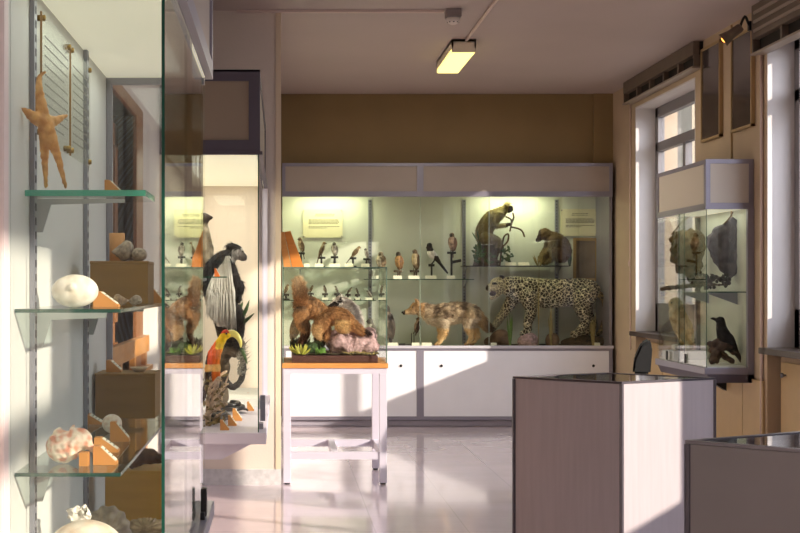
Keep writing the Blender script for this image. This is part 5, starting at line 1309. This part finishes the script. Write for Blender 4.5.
wedge(93, 116.5, 448, 467, 2.92, z3, 'front orange label block right of the pinkish conch', WS, d_=.035)
b = new_bm(); box(b, X(79, 2.9), X(88, 2.9), 2.9, 2.93, z3+.0005, z3+.028); single('small_block', b, M_wood, (X(83, 2.9), 2.91, z3), 'small dark orange block under the edge of the pinkish conch', 'block')
wedge(83, 102, 415, 425, 3.78, z3, 'brown label block at the back wall on the lower shelf', WS)
shell_dome(112, 0, 3.56, .0245, 'round pale shell leaning behind a label block on the lower shelf', CREAM, z3, (1.05,.6,1.0))
wedge(110, 129, 420, 440, 3.36, z3, 'orange label block in front of the round pale shell', WS, d_=.03)
# floor of the case
zc4 = crate(105, 166, 471, 3.86, NB, .16, 'yellow brown plywood box on the floor of the shell case', mat('yellow_plywood', (192,142,54), .55, var=.1, vscale=6, stretch=(1,1,6)))
b = new_bm(); limb(b, [at(132, 468, 3.9), at(142, 460, 3.92), at(152, 460, 3.92), at(163, 463, 3.9)], [.012,.024,.022,.008], 4, 12)
me = fuse(b, .004, 2, lambda p, n: mix((112,78,56), (76,52,40), noise.noise(p*60)+.4), .003, 90); lo = min(v_.co.z for v_ in me.vertices); me.transform(Matrix.Translation((0,0,zc4-lo+.0005)))
d = Thing('cone_shell', (X(147, 3.9), 3.9, zc4), 'long dark brown spindle shell on the yellow plywood box', 'shell', 'seashells'); d.adopt('shell', me, M_shellmat)
shell_dome(86, 0, 2.95, .088, 'very large round cream shell at the bottom of the case', CREAM, NB, (1.02,.85,.93))
zt5 = NB+.088*.93*2
d = Thing('crumpled_paper', (X(80, 3.05), 3.05, NB+.13), 'crumpled whitish paper tag on top of the very large round shell', 'paper')
b = new_bm(); ell(b, (X(80, 3.02), 3.03, zt5-.004), (.024,.014,.020), sub=4)
for v_ in b.verts: v_.co += V((noise.noise(v_.co*90), noise.noise(v_.co*90+V((5,5,5))), noise.noise(v_.co*90+V((8,1,3)))))*.014
d.part('paper', b, mat('whitish_paper', (232,226,216), .8))
shell_dome(108, 0, 3.35, .05, 'grey ribbed shell right of the very large round shell', GREY, NB, (1.1,.7,1.3), False, 14)
shell_dome(117, 0, 3.55, .016, 'tiny dark grey shell on the case floor before the yellow box', ((110,100,96),(80,72,70)), NB, (1,1,2.2))
shell_dome(147, 0, 3.68, .052, 'flat ribbed scallop shell in front of the yellow box', TAN, NB, (1.1,.7,.42), False, 16)
wedge(150, 168, 520, 533, 3.45, NB, 'label block on the case floor at the right glass', WS)

# ================================================================== THE HANGING CASE
RB = rb+.008
d = Thing('hornet_nest', (2.95, 10.2, E+.1), 'large brown hornet nest in the hanging glass case', 'nest')
YN = 10.2; s = YN/F; b = new_bm()
tube(b, smooth_pts([at(u, v, YN) for u, v in ((687,231),(687,238),(687,250),(688,260),(693,270),(698,279))]), interp([r*s for r in (12,16.5,17.5,15,10,4)]), 16, True, ((0,1,0), .8))
d.adopt('nest', fuse(b, .011, 1, lambda p, n: mix((108,84,50), (62,46,28), noise.noise(p*22)+.3), .03, 22), fur('paper_nest', .9, 40., .4, .8))
b = new_bm(); limb(b, [at(672, 234, 10.2), at(682, 222, 10.2), at(690, 216, 10.2)], [.006,.005,.003], 3, 6); d.part('twig', b, M_twig)
d = Thing('bark_slab', (3.02, 9.6, E+.08), 'grey bark slab standing in the hanging case next to the brown nest', 'bark')
YK = 9.62; b = new_bm()
extr(b, [at(u, v, YK)+V((0,0,0)) for u, v in ((709,238),(715,229),(724,224),(733,216.5),(738,222),(740,236),(740,258),(738,272),(733,279),(724,272),(716,262),(709,250))], (0,.05,0))
bmesh.ops.subdivide_edges(b, edges=list(b.edges), cuts=2, use_grid_fill=True); bmesh.ops.triangulate(b, faces=list(b.faces))
me = fuse(b, .010, 2, None, .016, 24); d.adopt('slab', me, mat('grey_bark', (88,80,84), .9, var=.35, vscale=18, bump=.8, bscale=40, stretch=(1,1,.4)))
b = new_bm(); limb(b, [at(724, 224, 9.62), at(729, 218.5, 9.6), at(733, 212, 9.6)], [.006,.005,.003], 3, 6); d.part('twig', b, M_twig)
zs5 = E-.03
d = Thing('glass_shelf', (2.97, 9.9, zs5-.008), 'glass shelf across the hanging case under nest and bark', 'shelf')
b = new_bm(); box(b, rx+.03, XW-.01, ry0+.05, ry1-.03, zs5-.008, zs5); box(b, rx+.03, XW-.01, ry0+.048, ry0+.05, zs5-.008, zs5, 1); d.part('board', b, [M_shelfglass, M_glassedge])
for y in (9.6, 10.25):
    b = new_bm(); extr(b, [(XW-.006, y, zs5-.009), (rx+.12, y, zs5-.009), (rx+.12, y, zs5-.02), (XW-.006, y, zs5-.09)], (0,.007,0)); d.part('bracket', b, M_rail)
d = Thing('leafy_branch', (2.98, 9.7, zs5), 'dark dry leafy branch lying on the glass shelf of the hanging case', 'branch')
b = new_bm(); YQ = 9.9; limb(b, [at(662, 292, 10.3), at(676, 290.5, 10.2), at(690, 289, 10.0), at(708, 288, 9.8), at(728, 288, 9.6)], [.016,.018,.015,.012,.008], 4, 8)
me = fuse(b, .006, 1, None, .006, 40); lo = min(v_.co.z for v_ in me.vertices); me.transform(Matrix.Translation((0,0,zs5-lo+.001))); d.adopt('stem', me, M_bark)
b = new_bm()
for k in range(70):
    Yq = rnd.uniform(9.5, 9.95); c0 = at(rnd.uniform(690, 732), rnd.uniform(276, 289), Yq)
    if c0.x > XW-.03 or c0.x < rx+.03: continue
    frond(b, c0, c0+V((rnd.uniform(-.05,.02), rnd.uniform(-.03,.03), rnd.uniform(-.03,.05))), .015)
d.part('leaves', b, mat('dark_dry_leaf', (64,58,52), .8, var=.4, vscale=30))
# raven on driftwood
YV = 9.55; s = YV/F
def vp(u, v, dy=0.): return at(u, v, YV)+V((0, dy, 0))
d = Thing('driftwood', (X(718, YV), YV, RB), 'dark driftwood under the raven in the hanging case', 'driftwood')
b = new_bm()
for q, r in (([(709,361),(714,352),(722,347),(730,345)],.025), ([(712,350),(716,342),(724,344),(733,352)],.022), ([(708,344),(716,348),(726,356),(734,361)],.022), ([(716,361),(718,350),(721,343)],.02)):
    dy = rnd.uniform(-.04,.05); limb(b, [vp(max(u, 711), v, dy) for u, v in q], [r]*4, 3, 8)
me = fuse(b, .008, 1, None, .012, 30)
for v_ in me.vertices: v_.co.z = max(v_.co.z, RB+.001); v_.co.x = max(v_.co.x, rx+.03)
d.adopt('wood', me, mat('dark_brown_driftwood', (78,60,52), .9, var=.35, vscale=25, bump=.7))
d = Thing('raven', (X(724, YV), YV, Z(347, YV)), 'black raven perched on driftwood in the hanging case', 'bird')
b = new_bm(); tube(b, smooth_pts([vp(721, 322), vp(721.5, 328), vp(724, 336), vp(729, 344), vp(734, 350)]), interp([4.2*s,5.4*s,7*s,6.4*s,3.6*s]), 14); ell(b, vp(720.5, 320.5), (4.6*s,4*s,4*s)); limb(b, [vp(717, 320.3), vp(713, 318.6), vp(710, 318.8)], [2.2*s,1.5*s,.5*s])
limb(b, [vp(732, 347), vp(738, 355), vp(742, 362)], [4*s,2.8*s,1.8*s], 3, 8)
for dy in (-.04,.04): limb(b, [vp(722, 330, dy), vp(728, 339, dy*1.25), vp(736, 352, dy*.8)], [3*s,4.4*s,1.4*s])
d.adopt('body', fuse(b, .0055, 2, lambda p, n: (24,23,25), .003, 60), M_feather)
b = new_bm()
for dy in (-.02,.02): tube(b, [vp(723, 341, dy), vp(722, 347, dy)], .006, 6)
d.part('legs', b, M_black); sphere_part(d, 'eye', vp(719, 319.6, -.025), .005, M_eye)
# owl on a white block
zo = RB+.06
b = new_bm(); box(b, rx+.03, XW-.03, 10.16, 10.46, RB+.0005, zo, bev=.003); single('white_block', b, M_caseback2, (2.97, 10.3, RB), 'white block under the pale owl in the hanging case', 'block')
YO = 10.32; s = YO/F
def op(u, v, dy=0.): return at(u, v, YO)+V((0, dy, 0))
d = Thing('owl', (X(681, YO), YO, zo), 'pale owl standing at the far end of the hanging case', 'bird')
b = new_bm(); tube(b, smooth_pts([op(676, 306), op(678, 316), op(682, 326), op(686, 338), op(688, 344)]), interp([6.4*s,9*s,9.6*s,7*s,4*s]), 14); ell(b, op(675.5, 304), (7*s,6.4*s,6.6*s)); limb(b, [op(670, 304), op(668.3, 306.5)], [1.4*s,.5*s])
limb(b, [op(686, 338), op(691, 347)], [4.6*s,2.4*s]); 
for dy in (-.05,.05): limb(b, [op(680, 314, dy), op(686, 326, dy*1.2), op(691, 341, dy)], [3.6*s,4.6*s,1.6*s])
d.adopt('body', fuse(b, .007, 2, lambda p, n: mix((214,198,158), (160,138,98), noise.noise(p*26)+.25+n.z*.2), .004, 40), M_feather)
for dy in (-.03, .03): sphere_part(d, 'eye', op(670.2, 302.6, dy), .008, M_eye)
b = new_bm()
for dy in (-.03,.03): tube(b, [op(681, 338, dy), V((op(681, 0).x, YO+dy, zo+.004))], .010, 6); ell(b, V((op(680.5, 0).x, YO+dy, zo+.008)), (.02,.012,.008))
d.part('feet', b, M_reed)
for k, (u, lb) in enumerate(((663.5, 'small white skull at the far left of the white block'), (673.5, 'small white skull in front of the pale owl'))):
    c = V((max(X(u, 10.22), rx+.06+.08*k), 10.22, zo)); b = new_bm(); ell(b, c+V((0,0,.026)), (.028,.03,.026)); limb(b, [c+V((-.01,-.02,.02)), c+V((-.015,-.055,.012))], [.016,.008], 3, 8)
    d = Thing('skull', c, lb, 'skull', 'small skulls in the hanging case'); me = fuse(b, .004, 2, lambda p, n: (222,214,196)); lo = min(v_.co.z for v_ in me.vertices); me.transform(Matrix.Translation((0,0,zo-lo+.0005))); d.adopt('bone', me, M_shellmat)

# ================================================================== LIGHT
def area(name, loc, rot, sx, sy, power, colr):
    l = bpy.data.lights.new(name, 'AREA'); l.shape = 'RECTANGLE'; l.size = sx; l.size_y = sy; l.energy = power; l.color = colr
    o = bpy.data.objects.new(name, l); o.location = loc; o.rotation_euler = rot; C.objects.link(o); return o
w = bpy.data.worlds.new('sky'); bpy.context.scene.world = w; w.use_nodes = True
nt = w.node_tree; bg = nt.nodes['Background']
tc = nt.nodes.new('ShaderNodeTexCoord'); sx_ = nt.nodes.new('ShaderNodeSeparateXYZ'); nt.links.new(tc.outputs['Generated'], sx_.inputs[0])
rp = nt.nodes.new('ShaderNodeValToRGB'); e = rp.color_ramp.elements
e[0].position = .0; e[0].color = (.42,.36,.32,1); e[1].position = .55; e[1].color = (.62,.78,1.0,1); x = e.new(.06); x.color = (.92,.95,1.0,1)
nt.links.new(sx_.outputs['Z'], rp.inputs[0]); nt.links.new(rp.outputs[0], bg.inputs[0]); bg.inputs[1].default_value = SKY = 1.0
sun = bpy.data.lights.new('sun', 'SUN'); sun.energy = 6.4; sun.angle = math.radians(.8); sun.color = (1.0,.85,.70)
so = bpy.data.objects.new('sun', sun); C.objects.link(so)
sd = V((1, -.6, 0)).normalized(); sd = V((sd.x, sd.y, .4*sd.x))
so.rotation_euler = sd.to_track_quat('Z', 'Y').to_euler()
for (y0, y1, zt), SILL in zip(WINS, SILLS):  # soft daylight entering by each window
    area('window_daylight', (XG+1.15, (y0+y1)/2-.15, 3.35), (0, math.radians(58), 0), 2.0, y1-y0, 48*(y1-y0), (.92,.91,1.0))
for u0, u1 in ((297, 362), (487, 548)):     # tubes of the back case
    area('case_tube', ((X(u0, 13.3)+X(u1, 13.3))/2, 13.52, zh+.05), (0,0,0), X(u1, 13.3)-X(u0, 13.3), .08, 4.6, (.97,1.0,.66))
area('case_lamp', (-.34, 8.0, mh-.01), (0,0,0),   .3, 2.0, 10, (1.0,.96,.80))
area('case_lamp', (-.38, 3.5, nh-.01), (0,0,0), .2, 1.2, 1.2, (.95,1.0,.86))
area('case_lamp', (2.97, 9.9, rh-.01), (0,0,0), .2, .9, 1.0, (.95,1.0,.80))
area('ceiling_tube_and_fill', (.6, 1.6, ZC-.06), (0,0,0), .16, 1.2, 10, (1.0,.95,.88))  # added fill light near the camera, no lamp stands here
area('ceiling_tube_and_fill', (1.343, 10.83, lz-.012), (0,0,0), .16, .9, 15, (1.0,.95,.80))

# ================================================================== CAMERA
cam = bpy.data.cameras.new('camera'); co = bpy.data.objects.new('camera', cam); C.objects.link(co)
co.location = (0,0,E); co.rotation_euler = (math.pi/2,0,0)
cam.sensor_width = 36; cam.sensor_fit = 'HORIZONTAL'; cam.lens = F/800*36
cam.shift_x = (400-CU)/800; cam.shift_y = (CV-266.5)/800; cam.clip_start = .05
sc = bpy.context.scene; sc.camera = co
sc.view_settings.view_transform = 'Standard'; sc.view_settings.look = 'None'; sc.view_settings.gamma = 1; sc.view_settings.use_curve_mapping = False
sc.view_settings.exposure = 0.35
sc.cycles.use_denoising = True; sc.cycles.transparent_max_bounces = 40; sc.cycles.max_bounces = 12
